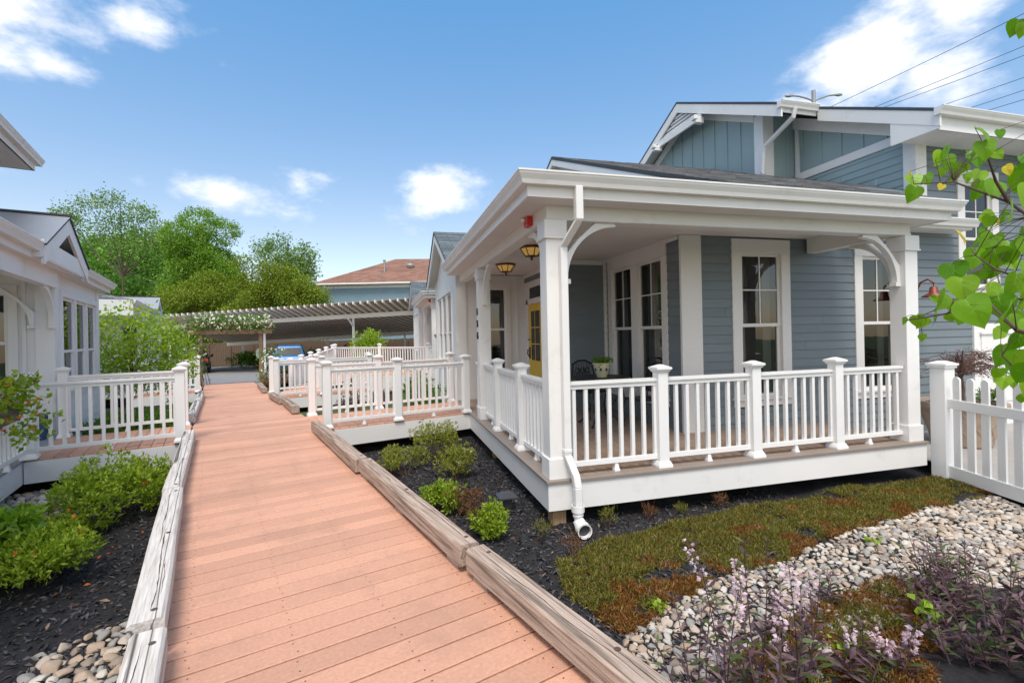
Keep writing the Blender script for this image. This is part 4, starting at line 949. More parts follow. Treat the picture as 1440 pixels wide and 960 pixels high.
def car(label, x, y, yaw, paint):
    z = hgt(x, y) + .07; r = thing('parked_car', label, 'car', (x, y, z)); r.rotation_euler = (0, 0, yaw); FRAME[r.name] = (Vector((0, 0, 0)), 0)
    def loft(mb, secs, m=0):
        rings = []
        for (yy, pts) in secs: rings.append([(px, yy, pz) for px, pz in pts])
        n = len(rings[0])
        for A, B in zip(rings[:-1], rings[1:]):
            for i in range(n):
                j = (i + 1) % n; mb.face([A[i], B[i], B[j], A[j]], m)
        mb.face(rings[0], m); mb.face(rings[-1][::-1], m)
    def ring(w, zl, zh, c=.1): return [(-w + .06, zl), (w - .06, zl), (w, zl + c), (w, zh - c), (w - c, zh), (-w + c, zh), (-w, zh - c), (-w, zl + c)]
    b = MB(); loft(b, [(-2.2, ring(.74, .45, .85)), (-2.1, ring(.86, .3, 1.0)), (-1.6, ring(.91, .25, 1.06)), (.6, ring(.92, .25, 1.04)), (1.5, ring(.89, .27, .96)), (2.1, ring(.8, .32, .82)), (2.2, ring(.68, .4, .7))])
    body = part('body', b, paint, r, bevel=.03)
    c = MB(); cab = lambda w, wt, z0, z1: [(-w, z0), (w, z0), (w - .01, z0 + .05), (wt, z1 - .06), (wt - .08, z1), (-wt + .08, z1), (-wt, z1 - .06), (-w + .01, z0 + .05)]
    loft(c, [(-2.02, cab(.82, .8, 1.0, 1.06)), (-1.72, cab(.84, .68, 1.0, 1.6)), (-1.2, cab(.85, .67, 1.0, 1.68)), (.1, cab(.85, .67, 1.0, 1.64)), (1.05, cab(.82, .8, .98, 1.04))]); part('cabin', c, paint, r)
    g = MB(); g.face([(-.72, -2.03, 1.09), (.72, -2.03, 1.09), (.62, -1.785, 1.54), (-.62, -1.785, 1.54)]); part('rear_window', g, 'carglass', r)
    g = MB(); g.face([(.66, 1.0, 1.08), (-.66, 1.0, 1.08), (-.58, .2, 1.58), (.58, .2, 1.58)]); part('windscreen', g, 'carglass', r)
    for s in (-1, 1):
        g = MB(); g.face([(s * .85, -1.6, 1.12), (s * .855, .75, 1.12), (s * .70, .0, 1.54), (s * .70, -1.35, 1.56)]); part('side_window', g, 'carglass', r)
        t = MB(); t.box(min(s * .6, s * .86), max(s * .6, s * .86), -2.17, -2.1, .78, .96); part('tail_light', t, 'red', r)
        t = MB(); t.box(min(s * .55, s * .8), max(s * .55, s * .8), 2.08, 2.17, .62, .74); part('headlight', t, 'lens', r)
        t = MB(); t.tube([(s * .9, .62, 1.02), (s * 1.04, .6, 1.08), (s * 1.05, .6, 1.2)], [.03, .08, .06], 8); part('mirror', t, paint, r)
        for yy in (-1.35, 1.35):
            w = MB(); w.tube([(s * .70, yy, .33), (s * .93, yy, .33)], .33, 20); wo_ = part('wheel', w, 'tyre', r); h = MB(); h.tube([(s * .92, yy, .33), (s * .94, yy, .33)], .2, 14); part('rim', h, 'steel', wo_)
    p = MB(); p.box(-.26, .26, -2.225, -2.205, .62, .76); part('number_plate', p, 'lens', r)
    p = MB(); p.box(-.8, .8, -2.26, -2.1, .3, .5); part('bumper', p, 'darkgrey', r)
    return r
car('bright blue car parked tail out under the carport', -5.75, 32.6, R(8), 'blue_paint')
car('black car parked under the carport behind the arbor', -12.75, 37.5, R(16), 'black_paint')
car('red car parked under the carport, seen past the deck railing', -1.9, 33.2, R(20), 'red_paint')

def arbor():
    r = thing('garden_arbor', 'brown timber arbor with white climbing roses over the end of the boardwalk', 'arbor', (.65, 22.6, -.4), ANG)
    for n, b in ((-.42, 22.4), (1.72, 22.7)):
        c = MB(); c.cbox(n, b, .14, -.45, 2.18); part('post', c, 'arbor', r, bevel=.01)
    c = MB(); c.obox((-.85, 22.27), (2.15, 22.62), .05, 1.66, 1.82); c.obox((-.85, 22.45), (2.15, 22.8), .05, 1.9, 2.06); part('cross_beam', c, 'arbor', r)
    c = MB()
    for i in range(9):
        n = -.6 + i * .32; c.obox((n, 21.95), (n + .06, 23.1), .04, 2.065, 2.13)
    part('top_slats', c, 'arbor', r)
arbor()
def vine(name, label, cat, parts, mats, kinds, ang=ANG, loc=(0, 0, 0), group=None):
    r = thing(name, label, cat, loc, ang, group)
    for nm, V, F, mk in parts: np_obj(nm, np_mesh(nm, V - np.array(loc), F, [M[mk]]), r)
    return r
def boxpts(n, x0, x1, y0, y1, z0, z1): return RNG.uniform((x0, y0, z0), (x1, y1, z1), (n, 3))
P = np.concatenate([clump(boxpts(220, -.7, 2.1, 22.1, 22.9, 1.85, 2.35), 8, .10), clump(boxpts(150, -1.3, -.3, 22.0, 22.9, -.3, 2.1), 8, .12), clump(boxpts(60, 1.6, 2.5, 22.0, 22.9, -.3, 1.0), 8, .12)])
V1, F1 = leaf_arrays(P, rand_dirs(len(P)), rand_dirs(len(P), .5), RNG.uniform(.07, .12, len(P)), RNG.uniform(.05, .08, len(P)))
P = np.concatenate([boxpts(95, -.6, 2.1, 21.95, 22.5, 1.85, 2.4), boxpts(25, -1.2, -.3, 21.9, 22.3, .2, 2.0), boxpts(40, 1.7, 2.6, 21.9, 22.4, .1, 1.1)]); P = np.repeat(P, 3, 0) + RNG.normal(size=(len(P) * 3, 3)) * .02
V2, F2 = leaf_arrays(P, rand_dirs(len(P), .3), rand_dirs(len(P)), np.full(len(P), .085), np.full(len(P), .08))
vr = vine('climbing_rose', 'climbing rose with white blooms trained over the timber arbor', 'climbing plant', [('foliage', V1, F1, 'lf_dark'), ('blossom', V2, F2, 'rose')], None, None)
st = MB()
for i in range(5): st.tube([(-.5 + .1 * i, 22.3, -.4), (-.55 + .06 * i, 22.3, .8), (-.4 + .3 * i, 22.4, 2.1)], .012, 5)
part('stem', st, 'twig', vr)

def far_house():
    r = thing('far_house', 'pale blue house with brown hipped roof rising behind the carport', 'house', (-14, 57, -1.2), ANGC)
    w = MB(); wall_lap(w, (-22.3, 55), (1, 0), (0, -1), 17, -1.2, 7.1, ex=.2); wall_lap(w, (-22.3, 66), (0, -1), (-1, 0), 11, -1.2, 7.1, ex=.2); part('wall', w, 'blue_far', r)
    t = MB(); t.box(-22.35, -4.7, 54.96, 55.05, 7.1, 7.6); t.box(-22.4, -22.0, 54.95, 55.1, -1.2, 7.1); part('frieze_board', t, 'white', r)
    ro = MB(); e = 7.6
    A, B, C, D = (-23.0, 54.3, e), (-4, 54.3, e), (-4, 66.5, e), (-23.0, 66.5, e); E, F = (-14.6, 60.5, 11.25), (-4, 60.5, 11.1); G = (-17.3, 58.3, 10.0); H = (-16.2, 60.5, 10.15)
    ro.face([A, B, F, E, G]); ro.face([D, A, G, H]); ro.face([G, E, H]); ro.face([C, D, H, E, F]); ro.face([A, D, C, B]); rf = part('roof', ro, 'roof_brown', r)
    gm = MB(); gm.box(-23.05, -4, 54.2, 54.3, e - .12, e + .04); part('gutter', gm, 'white', rf)
    v = MB(); v.lathe([(.12, 0), (.12, 1.3), (.18, 1.3), (.18, 1.45), (.01, 1.5)], (-15.1, 57, 9.15), 12); part('vent_pipe', v, 'steel', rf)
    v = MB(); v.lathe([(.08, 0), (.08, .5)], (-15.2, 55.6, 8.35), 10); part('vent_pipe', v, 'steel', rf)
    v = MB(); v.lathe([(.35, 0), (.5, .3), (.45, .5), (.01, .62)], (-12.2, 58, 9.7), 14); part('roof_fan', v, 'steel', rf)
far_house()

l = MB(); base = (17.75, 16.1)
r = thing('street_lamp', 'double armed street lamp standing beyond the two storey roof', 'street lamp', (base[0], base[1], -.5))
l.tube([(base[0], base[1], -.5), (base[0], base[1], 11.45)], [.13, .08], 10); part('pole', l, 'steel', r)
for s in (-1, 1):
    a = MB(); dx = _r * s
    pts = [Vector((base[0], base[1], 11.0)) + dx * t + Vector((0, 0, h)) for t, h in ((0, 0), (.28, .12), (.62, .22), (.9, .25))]; a.tube(pts, .035, 6); ar = part('arm', a, 'steel', r)
    hd = MB(); q = pts[-1]; hd.tube([q - dx * .05, q + dx * .15, q + dx * .3], [.035, .07, .04], 8); part('lamp_head', hd, 'steel', ar)
WR = [((27.94, 27.71, 15.71), (30.77, 19.71, 16.87)), ((30.89, 26.92, 15.81), (35.38, 18.47, 17.26)), ((31.53, 26.75, 15.91), (35.37, 18.47, 16.73)), ((34.77, 25.88, 15.83), (35.35, 18.48, 15.48)), ((37.33, 25.2, 15.85), (35.33, 18.49, 14.76)), ((38.5, 24.88, 15.77), (35.32, 18.49, 14.23))]
for i, (A, B) in enumerate(WR):
    A, B = Vector(A), Vector(B); A2 = A; B2 = B + (B - A) * .9
    w = MB(); w.tube([A2 + (B2 - A2) * t + Vector((0, 0, -.5 * t * (1 - t))) for t in np.linspace(0, 1, 9)], .016, 5)
    single('utility_wire', w, 'black', ['topmost thin wire crossing the big white cloud beside the street lamp', 'upper wire of the close pair over the big cloud', 'lower wire of the close pair over the big cloud', 'utility wire in the middle of the group above the gutter', 'second lowest utility wire above the upper gutter', 'lowest utility wire just above the upper gutter'][i], 'utility wire', tuple(A), group='utility wires')

s = MB(); q = Vector((-6.35, 27.6, 0)); r = thing('road_sign', 'grey backed oval sign on a thin pole in front of the blue car', 'sign', (q.x, q.y, -.9)); s.tube([(q.x, q.y, -.9), (q.x, q.y, .95)], .03, 8); part('pole', s, 'steel', r)
s = MB(); s.prism([(.2 * math.cos(t), .28 * math.sin(t)) for t in np.linspace(0, 2 * math.pi, 19)[:-1]], (q.x, q.y - .05, .68), (1, -.25, 0), (0, 0, 1), (.005, .02, 0)); part('sign_plate', s, 'sign', r)

# ------------------------------------------------------------------ trees (foliage: thousands of folded leaf faces in uneven lobes)
def tree(name, label, cat, base, ang, lobes, n, ls, m, trunk=None, limbs=5, kind=None, group=None, inner=.5, cl=6, spread=None, mul=(1, 1), trad=.2):
    r = thing(name, label, cat, base, ang, group)
    C = np.array(lobes)[:, :3]; top = C[:, 2].max(); cx, cy = C[:, 0].mean(), C[:, 1].mean()
    t = MB(); zb = base[2]; zm = zb + (top - zb) * .45
    t.tube([(base[0], base[1], zb), (base[0] * .6 + cx * .4, base[1] * .6 + cy * .4, zm), (cx, cy, top)], [trad, trad * .7, trad * .2], 8)
    part('trunk', t, 'bark', r)
    lm = MB()
    for c in C[:limbs]:
        s0 = Vector((base[0] * .6 + cx * .4, base[1] * .6 + cy * .4, zm)); e = Vector(c); mid = (s0 + e) / 2 + Vector((0, 0, -.1 * (e - s0).length)); lm.tube([s0, mid, e], [trad * .5, trad * .3, trad * .08], 6)
    if limbs: part('limb', lm, 'bark', r)
    P, d, idx = blob_points(lobes, n // cl, inner)
    P = clump(P, cl, spread if spread is not None else ls * 1.2); N = len(P)
    dd = unit(np.repeat(d, cl, 0) + RNG.normal(size=(N, 3)) * .7 + np.array((0, 0, -.15)))
    V, F = leaf_arrays(P, dd, rand_dirs(N, .9), RNG.uniform(.7, 1.2, N) * ls * mul[0], RNG.uniform(.6, 1.0, N) * ls * .7 * mul[1])
    o = np_obj('crown', np_mesh('crown', V - np.array(base), F, [M[m]]), r)
    if kind: tag(o, kind=kind)
    return r
def lobes_in(n, c, rad, size, seed):
    g = np.random.default_rng(seed); out = []
    for i in range(n):
        d = g.normal(size=3); d /= np.linalg.norm(d); k = g.uniform(.35, .8)
        s = g.uniform(.7, 1.3) * size; out.append((c[0] + d[0] * rad[0] * k, c[1] + d[1] * rad[1] * k, c[2] + d[2] * rad[2] * k, s, s, s * .8))
    return out
W = lambda px, d: (px - 720) / 669 * d                      # helper used once per far tree to set its true width at its distance
tree('broadleaf_tree', 'tallest bright green broadleaf tree above the arbor', 'tree', (W(292, 52), 52, -1.2), ANGC,
     lobes_in(20, (W(290, 52), 52, 9.2), (5.6, 4.5, 5.6), 1.75, 3) + lobes_in(8, (W(292, 52), 51.5, 6.2), (6.3, 4, 2.8), 1.7, 5) + [(W(285, 52), 52, 14.2, 2.0, 2, 1.4), (W(312, 52), 52, 13.2, 1.9, 1.9, 1.3)], 64000, .23, 'lf_tree', trad=.45, cl=16, spread=.22, inner=.8)
tree('thin_tree', 'airy pale green tree right of the tallest tree', 'tree', (W(400, 56), 56, -1.2), ANGC,
     lobes_in(16, (W(402, 56), 56, 9.0), (4.2, 3, 4.4), 1.3, 14) + [(W(395, 56), 56, 13.0, 1.2, 1.2, .8), (W(425, 56), 56, 11.6, 1.1, 1, .8), (W(372, 56), 56, 12.2, 1.1, 1, .8)], 9000, .28, 'lf_sparse', trad=.26, limbs=12, cl=9, spread=.33)
tree('open_crowned_tree', 'tall thin crowned tree with bare limbs on the wooded slope', 'tree', (W(175, 66), 66, 2), ANGC,
     [(W(px, 66), 66 + (i % 3) - 1, 1.42 + (480 - py) / 669 * 66, 1.7, 1.7, 1.15) for i, (px, py) in enumerate(((105, 300), (130, 285), (150, 310), (165, 283), (178, 310), (190, 295), (120, 318), (205, 300), (222, 322), (236, 330), (150, 330), (195, 330), (215, 345), (240, 352), (95, 305), (180, 340)))],
     6500, .34, 'lf_sparse', trad=.15, limbs=16, inner=.3, cl=9, spread=.42)
for i, (px, py, d, wd, hh, lab) in enumerate([(262, 414, 43, 2.6, 3.2, 'olive green tree at the left end of the row behind the carport'), (305, 402, 44, 2.8, 3.6, 'olive green tree behind the carport, directly above the arbor'), (352, 396, 43, 2.8, 4.0, 'tallest olive green tree of the row behind the carport'),
        (398, 400, 44, 2.7, 3.6, 'round olive green tree behind the white carport post'), (434, 414, 43, 1.9, 2.8, 'olive green tree nearest the pale blue far house')]):
    z = 1.42 + (478 - py) / 669 * d
    tree('olive_tree', lab, 'tree', (W(px, d), d, -1.2), ANGC, lobes_in(14, (W(px, d), d, z - .9), (wd, 1.8, hh), .85, 30 + i) + lobes_in(5, (W(px, d), d, 1.6), (wd, 1.4, 1.4), .9, 60 + i), 12000, .19, 'lf_olive', trad=.16, limbs=4, group='olive green trees behind the carport')
# wooded slope on the left: a mass of crowns
hl = MB(); gx = np.linspace(-90, -34, 24); gy = np.linspace(64, 120, 16)
def hz(x, y):
    u = max(0.0, min(1.0, (-38 - x) / 26.0)); v = max(0.0, min(1.0, (y - 66) / 14.0)); return -1.6 + 17.5 * (u ** .8) * (.45 + .55 * v)
for i in range(23):
    for j in range(15): hl.face([(gx[i], gy[j], hz(gx[i], gy[j])), (gx[i + 1], gy[j], hz(gx[i + 1], gy[j])), (gx[i + 1], gy[j + 1], hz(gx[i + 1], gy[j + 1])), (gx[i], gy[j + 1], hz(gx[i], gy[j + 1]))])
single('hill', hl, 'grass', kind='structure', ang=ANGC, smooth=True)
g2 = np.random.default_rng(4); lobs = []
for i in range(260):
    x = g2.uniform(-78, -36); y = g2.uniform(65, 98); s = g2.uniform(1.5, 2.9); lobs.append((x, y, hz(x, y) + s * .5, s, s, s * g2.uniform(.8, 1.3)))
P, d, _i = blob_points(lobs, 13000, .8); P = clump(P, 5, .38); N = len(P)
V, F = leaf_arrays(P, unit(np.repeat(d, 5, 0) + RNG.normal(size=(N, 3)) * .6), rand_dirs(N, .9), RNG.uniform(.35, .65, N), RNG.uniform(.3, .5, N))
np_obj('hillside_wood', np_mesh('hillside_wood', V, F, [M['lf_hill']]), ang=ANGC, label='dense bright green wood covering the slope behind the left cottages', cat='woodland', kind='stuff')
# far line of trees that closes the view left and right
g2 = np.random.default_rng(9)
for i in range(16):
    px = [215, 275, 345, 425, -520, -380, -250, -120, 20, 560, 660, 760, 900, 1100, 1350, 1600][i]; d = 95
    tree('distant_tree', 'distant green tree on the skyline', 'tree', (W(px, d), d, -1.2), ANGC, lobes_in(9, (W(px, d), d, (6.5 if i < 4 else 2.2)), (5.5, 3, (6.0 if i < 4 else 2.6)), 2.0, 90 + i), 2600, .7, 'lf_hill', trad=.25, limbs=0, group='distant trees on the skyline')

# ------------------------------------------------------------------ shrubs and small plants near the walk
def bush(name, label, cat, c, r3, n, ls, m, ang=0.0, group=None, twigs=14, mul=(1, 1), extra=None, up=.5, cl=7, inner=.35):
    r = thing(name, label, cat, (c[0], c[1], c[2]), ang, group); cx, cy, cz = c
    lob = []
    for i in range(13):
        t = random.uniform(0, 6.28); q = random.uniform(.15, .85); lob.append((cx + r3[0] * q * math.cos(t), cy + r3[1] * q * math.sin(t), cz + r3[2] * random.uniform(.35, .75), r3[0] * random.uniform(.26, .46), r3[1] * random.uniform(.26, .46), r3[2] * random.uniform(.22, .36)))
    P, d, _ = blob_points(lob, n // cl, inner); P[:, 2] = np.maximum(P[:, 2], cz + .03)
    tips = P.copy(); P = np.repeat(P, cl, 0); N = len(P)
    dd = unit(np.repeat(d, cl, 0) * .5 + RNG.normal(size=(N, 3)) * .75 + np.array((0, 0, up))); P = P + RNG.normal(size=(N, 3)) * ls * .25
    V, F = leaf_arrays(P, dd, rand_dirs(N, .8), RNG.uniform(.7, 1.25, N) * ls * mul[0], RNG.uniform(.7, 1.1, N) * ls * .42 * mul[1])
    np_obj('foliage', np_mesh('foliage', V - np.array(c), F, [M[m]]), r)
    s = MB()
    for k in range(twigs):
        q = Vector(tips[random.randrange(len(tips))]); b0 = Vector((cx + random.uniform(-.2, .2) * r3[0], cy + random.uniform(-.2, .2) * r3[1], cz - .05)); s.tube([b0, (b0 + q) / 2 + Vector((0, 0, .02)), q], [.006, .004, .002], 5)
    part('stem', s, 'twig', r)
    if extra:
        nm, cnt, mm, fs = extra; T = tips[RNG.choice(len(tips), cnt)]; T = T + unit(T - np.array((cx, cy, cz))) * .03; P = np.repeat(T, 5, 0); N = len(P)
        V, F = leaf_arrays(P, rand_dirs(N, .4), rand_dirs(N), np.full(N, fs), np.full(N, fs * .8)); np_obj(nm, np_mesh(nm, V - np.array(c), F, [M[mm]]), r)
    return r
GL = -.42; GRZ = -.47
bush('azalea_bush', 'largest bright green azalea with a few orange blooms beside the left ramp skirt', 'bush', (-2.78, 6.05, GL), (.64, .62, .64), 9000, .048, 'lf_azalea', extra=('blossom', 7, 'orange', .03), group='azaleas in the left bed')
bush('azalea_bush', 'low azalea next to the left stone patch', 'bush', (-3.1, 5.2, GL), (.42, .36, .36), 3800, .046, 'lf_azalea', extra=('blossom', 5, 'orange', .03), group='azaleas in the left bed')
bush('azalea_bush', 'azalea nearest the camera in the left mulch bed', 'bush', (-2.62, 4.5, GL), (.52, .42, .42), 6000, .046, 'lf_azalea', extra=('blossom', 4, 'orange', .028), group='azaleas in the left bed')
bush('budding_shrub', 'shrub with long pale green leaves and pink buds at the left picture edge', 'bush', (-2.95, 4.5, GL), (.32, .3, .68), 700, .13, 'lf_bright', extra=('bud', 26, 'petal', .02), up=.2)
SG = 'small shrubs in the right mulch bed'
bush('rose_bush', 'olive green shrub close to the timber kerb in the right bed', 'bush', (.24, 6.7, GRZ), (.36, .34, .38), 3000, .036, 'lf_shrub', group=SG)
bush('rose_bush', 'tall loose shrub at the back of the right bed, near the ramp skirt', 'bush', (.72, 7.25, GRZ), (.42, .34, .58), 3600, .036, 'lf_shrub', group=SG)
bush('rose_bush', 'shrub with three white blooms beside the porch skirt', 'bush', (.88, 6.3, GRZ), (.34, .32, .46), 3000, .036, 'lf_shrub', extra=('blossom', 4, 'rose', .05), group=SG)
bush('azalea_bush', 'small bright green shrub next to the middle kerb timber', 'bush', (.56, 5.18, GRZ), (.27, .27, .34), 1500, .05, 'lf_azalea', group=SG)
bush('barberry_bush', 'reddish brown shrub between two small green ones', 'bush', (.80, 5.02, GRZ), (.2, .2, .3), 1100, .03, 'lf_red', group=SG)
bush('azalea_bush', 'lush green shrub beside the black ground light', 'bush', (.96, 4.28, GRZ), (.22, .22, .30), 1700, .045, 'lf_azalea', group=SG)
bush('barberry_bush', 'low reddish sprig at the kerb end in front of the ground light', 'bush', (.86, 4.62, GRZ), (.16, .16, .22), 600, .03, 'lf_red', group=SG)
bush('boxwood_hedge', 'clipped green hedge between the ramp and the white wing', 'hedge', (.75, 12.0, GRZ), (.62, 1.5, .95), 6000, .06, 'lf_dark', up=.2)
bush('lime_shrub', 'tall lime green shrub rising behind the far deck railing', 'bush', (-.55, 22.6, GRZ), (.95, .9, 2.25), 3600, .13, 'lf_lime')
bush('barberry_bush', 'dark purple shrub behind the right ramp railing', 'bush', (-.75, 12.2, GRZ), (.4, .4, .55), 1500, .05, 'lf_purple')
bush('barberry_bush', 'second dark purple shrub farther along behind the right ramp', 'bush', (.0, 13.3, GRZ), (.35, .4, .5), 1200, .05, 'lf_purple')
bush('barberry_bush', 'dark red shrub at the curving kerb by the arbor', 'bush', tuple(nb(2.0, 20.3, -.45)), (.75, 1.2, .62), 3000, .06, 'lf_red')
tree('ornamental_tree', 'young bright green tree between the two left cottages', 'tree', tuple(nb(-1.75, 15.0, -.42)), 0.0, [tuple(nb(-1.75 + a, 15.0 + b)[:2]) + (z, s, s, s * .62) for a, b, z, s in ((-.75, 0, 1.75, .5), (.0, .2, 2.05, .45), (.5, 0, 1.75, .5), (.85, .1, 1.2, .5), (.1, -.2, 1.25, .6), (-.6, .1, 1.1, .6), (.55, .2, .6, .5), (-.15, 0, .55, .6), (-.75, -.2, .5, .5), (1.0, 0, .75, .4))], 5200, .10, 'lf_lime', trad=.05, limbs=10, inner=.35)
for i, (n, b, lab) in enumerate(((-1.3, 10.9, 'low green hedge right behind the near left ramp'), (-1.1, 12.7, 'low green hedge farther back along the left edge of the boardwalk'))):
    bush('low_hedge', lab, 'hedge', tuple(nb(n, b, -.42)), (.8, .9, .5), 3600, .065, 'lf_dark')
for i, (x, y, d, lab) in enumerate(((448, 492, 35, 'dark green shrub against the board fence beside the blue car'), (345, 500, 36, 'dark green shrub against the fence seen through the arbor'), (590, 480, 34, 'dark green shrub by the fence behind the far deck'))):
    bush('fence_shrub', lab, 'bush', tuple(rotv((W(x, d), d, -1.1), ANGC)), (1.3, .9, 1.7), 2600, .16, 'lf_dark', twigs=5)
g = MB(); g.face([tuple(nb(-2.0, 9.9, -.40)), tuple(nb(-.45, 9.9, -.40)), tuple(nb(-.45, 17.0, -.40)), tuple(nb(-2.0, 17.0, -.40))])

# ------------------------------------------------------------------ loose mulch, groundcover, river stones
def in_poly(P, poly):
    poly = np.array(poly); x, y = P[:, 0], P[:, 1]; c = np.zeros(len(P), bool); j = len(poly) - 1
    for i in range(len(poly)):
        k = ((poly[i, 1] > y) != (poly[j, 1] > y)) & (x < (poly[j, 0] - poly[i, 0]) * (y - poly[i, 1]) / (poly[j, 1] - poly[i, 1] + 1e-12) + poly[i, 0]); c ^= k; j = i
    return c
def rnd_in(poly, n):
    p = np.array(poly); a, b = p.min(0), p.max(0); out = []
    tot = 0
    while tot < n:
        q = RNG.uniform(a, b, (n * 2, 2)); q = q[in_poly(q, poly)]; out.append(q); tot += len(q)
    return np.concatenate(out)[:n]
def gz(x, y, off=0, seed=0): return hgt(x, y) + off + .05 * noise.noise((x * 1.7 + seed, y * 1.7, .3)) + .025 * noise.noise((x * 5 + seed, y * 5, 1.3))
BEDR = nbq((1.42, 1.5), (4.4, 1.5), (5.5, 2.5), (5.4, 3.2), (2.8, 3.7), (4.1, 7.8), (1.42, 7.8)); BEDL = nbq((-3.4, 2.2), (-.36, 2.2), (-.36, 8.1), (-2.0, 8.1), (-3.4, 7.6))
for nm, poly, n, off, sdd, lab in (('loose_mulch', BEDR, 15000, 0, 0, 'loose black bark mulch filling the bed by the porch'), ('loose_mulch', BEDL, 13000, .05, 9, 'loose black bark mulch filling the left bed')):
    q = rnd_in(poly, n); z = np.array([gz(a, b, off, sdd) for a, b in q]); P = np.column_stack([q, z + RNG.uniform(0, .012, n)])
    d = rand_dirs(n); d[:, 2] *= .35; V, F = leaf_arrays(P, d, rand_dirs(n, 1.6), RNG.uniform(.02, .075, n), RNG.uniform(.008, .022, n), .5)
    np_obj(nm, np_mesh(nm, V, F, [M['chip'], M['chip_brown']], (RNG.random(n) < .035).astype(int)), label=lab, cat='mulch', kind='stuff')
COVER = [(1.35, 3.75), (1.22, 3.2), (1.41, 2.68), (1.87, 2.88), (2.34, 3.08), (3.0, 3.16), (3.72, 3.35), (5.15, 3.58), (6.3, 3.62), (6.7, 4.0), (6.6, 4.32), (5.6, 4.32), (4.4, 4.28), (3.3, 4.15), (2.4, 4.05), (1.9, 3.95)]
COVER2 = [(1.9, 1.95), (1.72, 2.2), (2.1, 2.38), (2.8, 2.6), (3.6, 2.72), (3.75, 2.5), (3.1, 2.05), (2.6, 1.75), (2.1, 1.7)]
def cover(poly, n, edge, lab):
    q = rnd_in(poly, n * 3); keep = []; rust = []
    for (a, b) in q:
        v = noise.noise((a * 2.3, b * 2.3, 5.0)) + .6 * noise.noise((a * 6, b * 6, 1.0)) + .35 * noise.noise((a * 17, b * 17, 2.0)); e = edge(a, b)
        keep.append(v > -.34 + e[0]); rust.append(noise.noise((a * 3.1, b * 3.1, 9.0)) + .5 * noise.noise((a * 9, b * 9, 3.0)) + e[1] > .12)
    q = q[np.array(keep)]; rust = np.array(rust)[np.array(keep)]; q = q[:n]; rust = rust[:n]; N = len(q)
    k = 4; P = np.repeat(q, k, 0) + RNG.normal(size=(N * k, 2)) * .012; z = np.array([gz(a, b) for a, b in q]); P = np.column_stack([P, np.repeat(z, k) + RNG.uniform(0, .03, N * k)])
    d = rand_dirs(N * k, .9); rr = np.repeat(rust, k) ^ (RNG.random(N * k) < .12)
    V, F = leaf_arrays(P, d, rand_dirs(N * k, .4), RNG.uniform(.014, .052, N * k), RNG.uniform(.005, .009, N * k), .3)
    np_obj('groundcover', np_mesh('groundcover', V, F, [M['lf_coverg'], M['lf_coverr']], rr.astype(int)), label=lab, cat='groundcover', kind='stuff')
def edge1(a, b):
    f = 2.72 + .175 * (a - 1.4)           # line along the stones
    return (.7 * max(0, b - f - .78 - .09 * a) , .30 - .9 * (b - f))
cover(COVER, 30000, edge1, 'mossy green and rust groundcover between the porch and the river stones')
cover(COVER2, 5500, lambda a, b: (0, .2), 'rust and green groundcover patch among the purple plants')

STONES = {'stone_a': 'cream', 'stone_b': 'grey', 'stone_c': 'tan', 'stone_d': 'pale', 'stone_e': 'taupe'}
def stone_mesh(seed):
    g = np.random.default_rng(seed); import bmesh
    bm_ = bmesh.new(); bmesh.ops.create_icosphere(bm_, subdivisions=3, radius=1.0)
    V = np.array([v.co for v in bm_.verts]); F = np.array([[v.index for v in f.verts] for f in bm_.faces]); bm_.free()
    for _ in range(10):
        d = g.normal(size=3); d /= np.linalg.norm(d); c = g.uniform(.5, .86); s = V @ d; over = np.maximum(s - c, 0); V = V - np.outer(over * .88, d)
    V *= np.array([1.0, g.uniform(.66, .9), g.uniform(.48, .68)])
    return V, F
SM = [stone_mesh(100 + i) for i in range(7)]
STONE_ME = {}
def smesh(i, mk):
    if (i, mk) not in STONE_ME: STONE_ME[(i, mk)] = np_mesh('river_stone', SM[i][0], SM[i][1], [M[mk]], smooth=True)
    return STONE_ME[(i, mk)]
SR = [(1.22, 2.5), (1.39, 2.68), (1.87, 2.88), (2.34, 3.08), (3.0, 3.16), (3.72, 3.35), (5.15, 3.58), (6.35, 3.66), (6.2, 3.0), (5.2, 2.4), (4.4, 2.3), (3.9, 2.55), (3.0, 2.3), (2.32, 2.15), (2.0, 1.85), (1.1, 1.95)]
SL1 = [(-4.6, 6.9), (-4.31, 7.35), (-3.55, 7.2), (-3.05, 6.6), (-3.0, 5.7), (-3.49, 5.3), (-3.9, 5.6)]
SL2 = [(-2.0, 3.4), (-1.76, 3.6), (-1.5, 3.75), (-1.3, 3.3), (-1.15, 2.7), (-1.6, 2.8), (-1.95, 3.1)]
cand = []
for poly, n, rmin, rmax, off, sdd, side in ((SR, 3600, .012, .05, 0, 0, 'R'), (SL1, 320, .03, .085, .05, 9, 'L'), (SL2, 260, .022, .06, .05, 9, 'L')):
    q = rnd_in(poly, n * 5); acc = []; grid = {}
    rad = np.sort(rmin + (rmax - rmin) * RNG.beta(1.3, 2.6, len(q)))[::-1]; rad = rad[:]
    sel = RNG.permutation(len(q))
    rads = rad[RNG.permutation(len(q))]
    order = np.argsort(-rads)
    for k in order:
        a, b = q[k]; r_ = rads[k]; gx_, gy_ = int(a / .1), int(b / .1); ok = True
        for i in (-1, 0, 1):
            for j in (-1, 0, 1):
                for (c, d_, e) in grid.get((gx_ + i, gy_ + j), ()):
                    if (c - a) ** 2 + (d_ - b) ** 2 < (.64 * (r_ + e)) ** 2: ok = False; break
                if not ok: break
            if not ok: break
        if ok: grid.setdefault((gx_, gy_), []).append((a, b, r_)); acc.append((a, b, r_))
        if len(acc) >= n: break
    for (a, b, r_) in acc: cand.append((a, b, gz(a, b, off, sdd) + r_ * .16, r_, side))
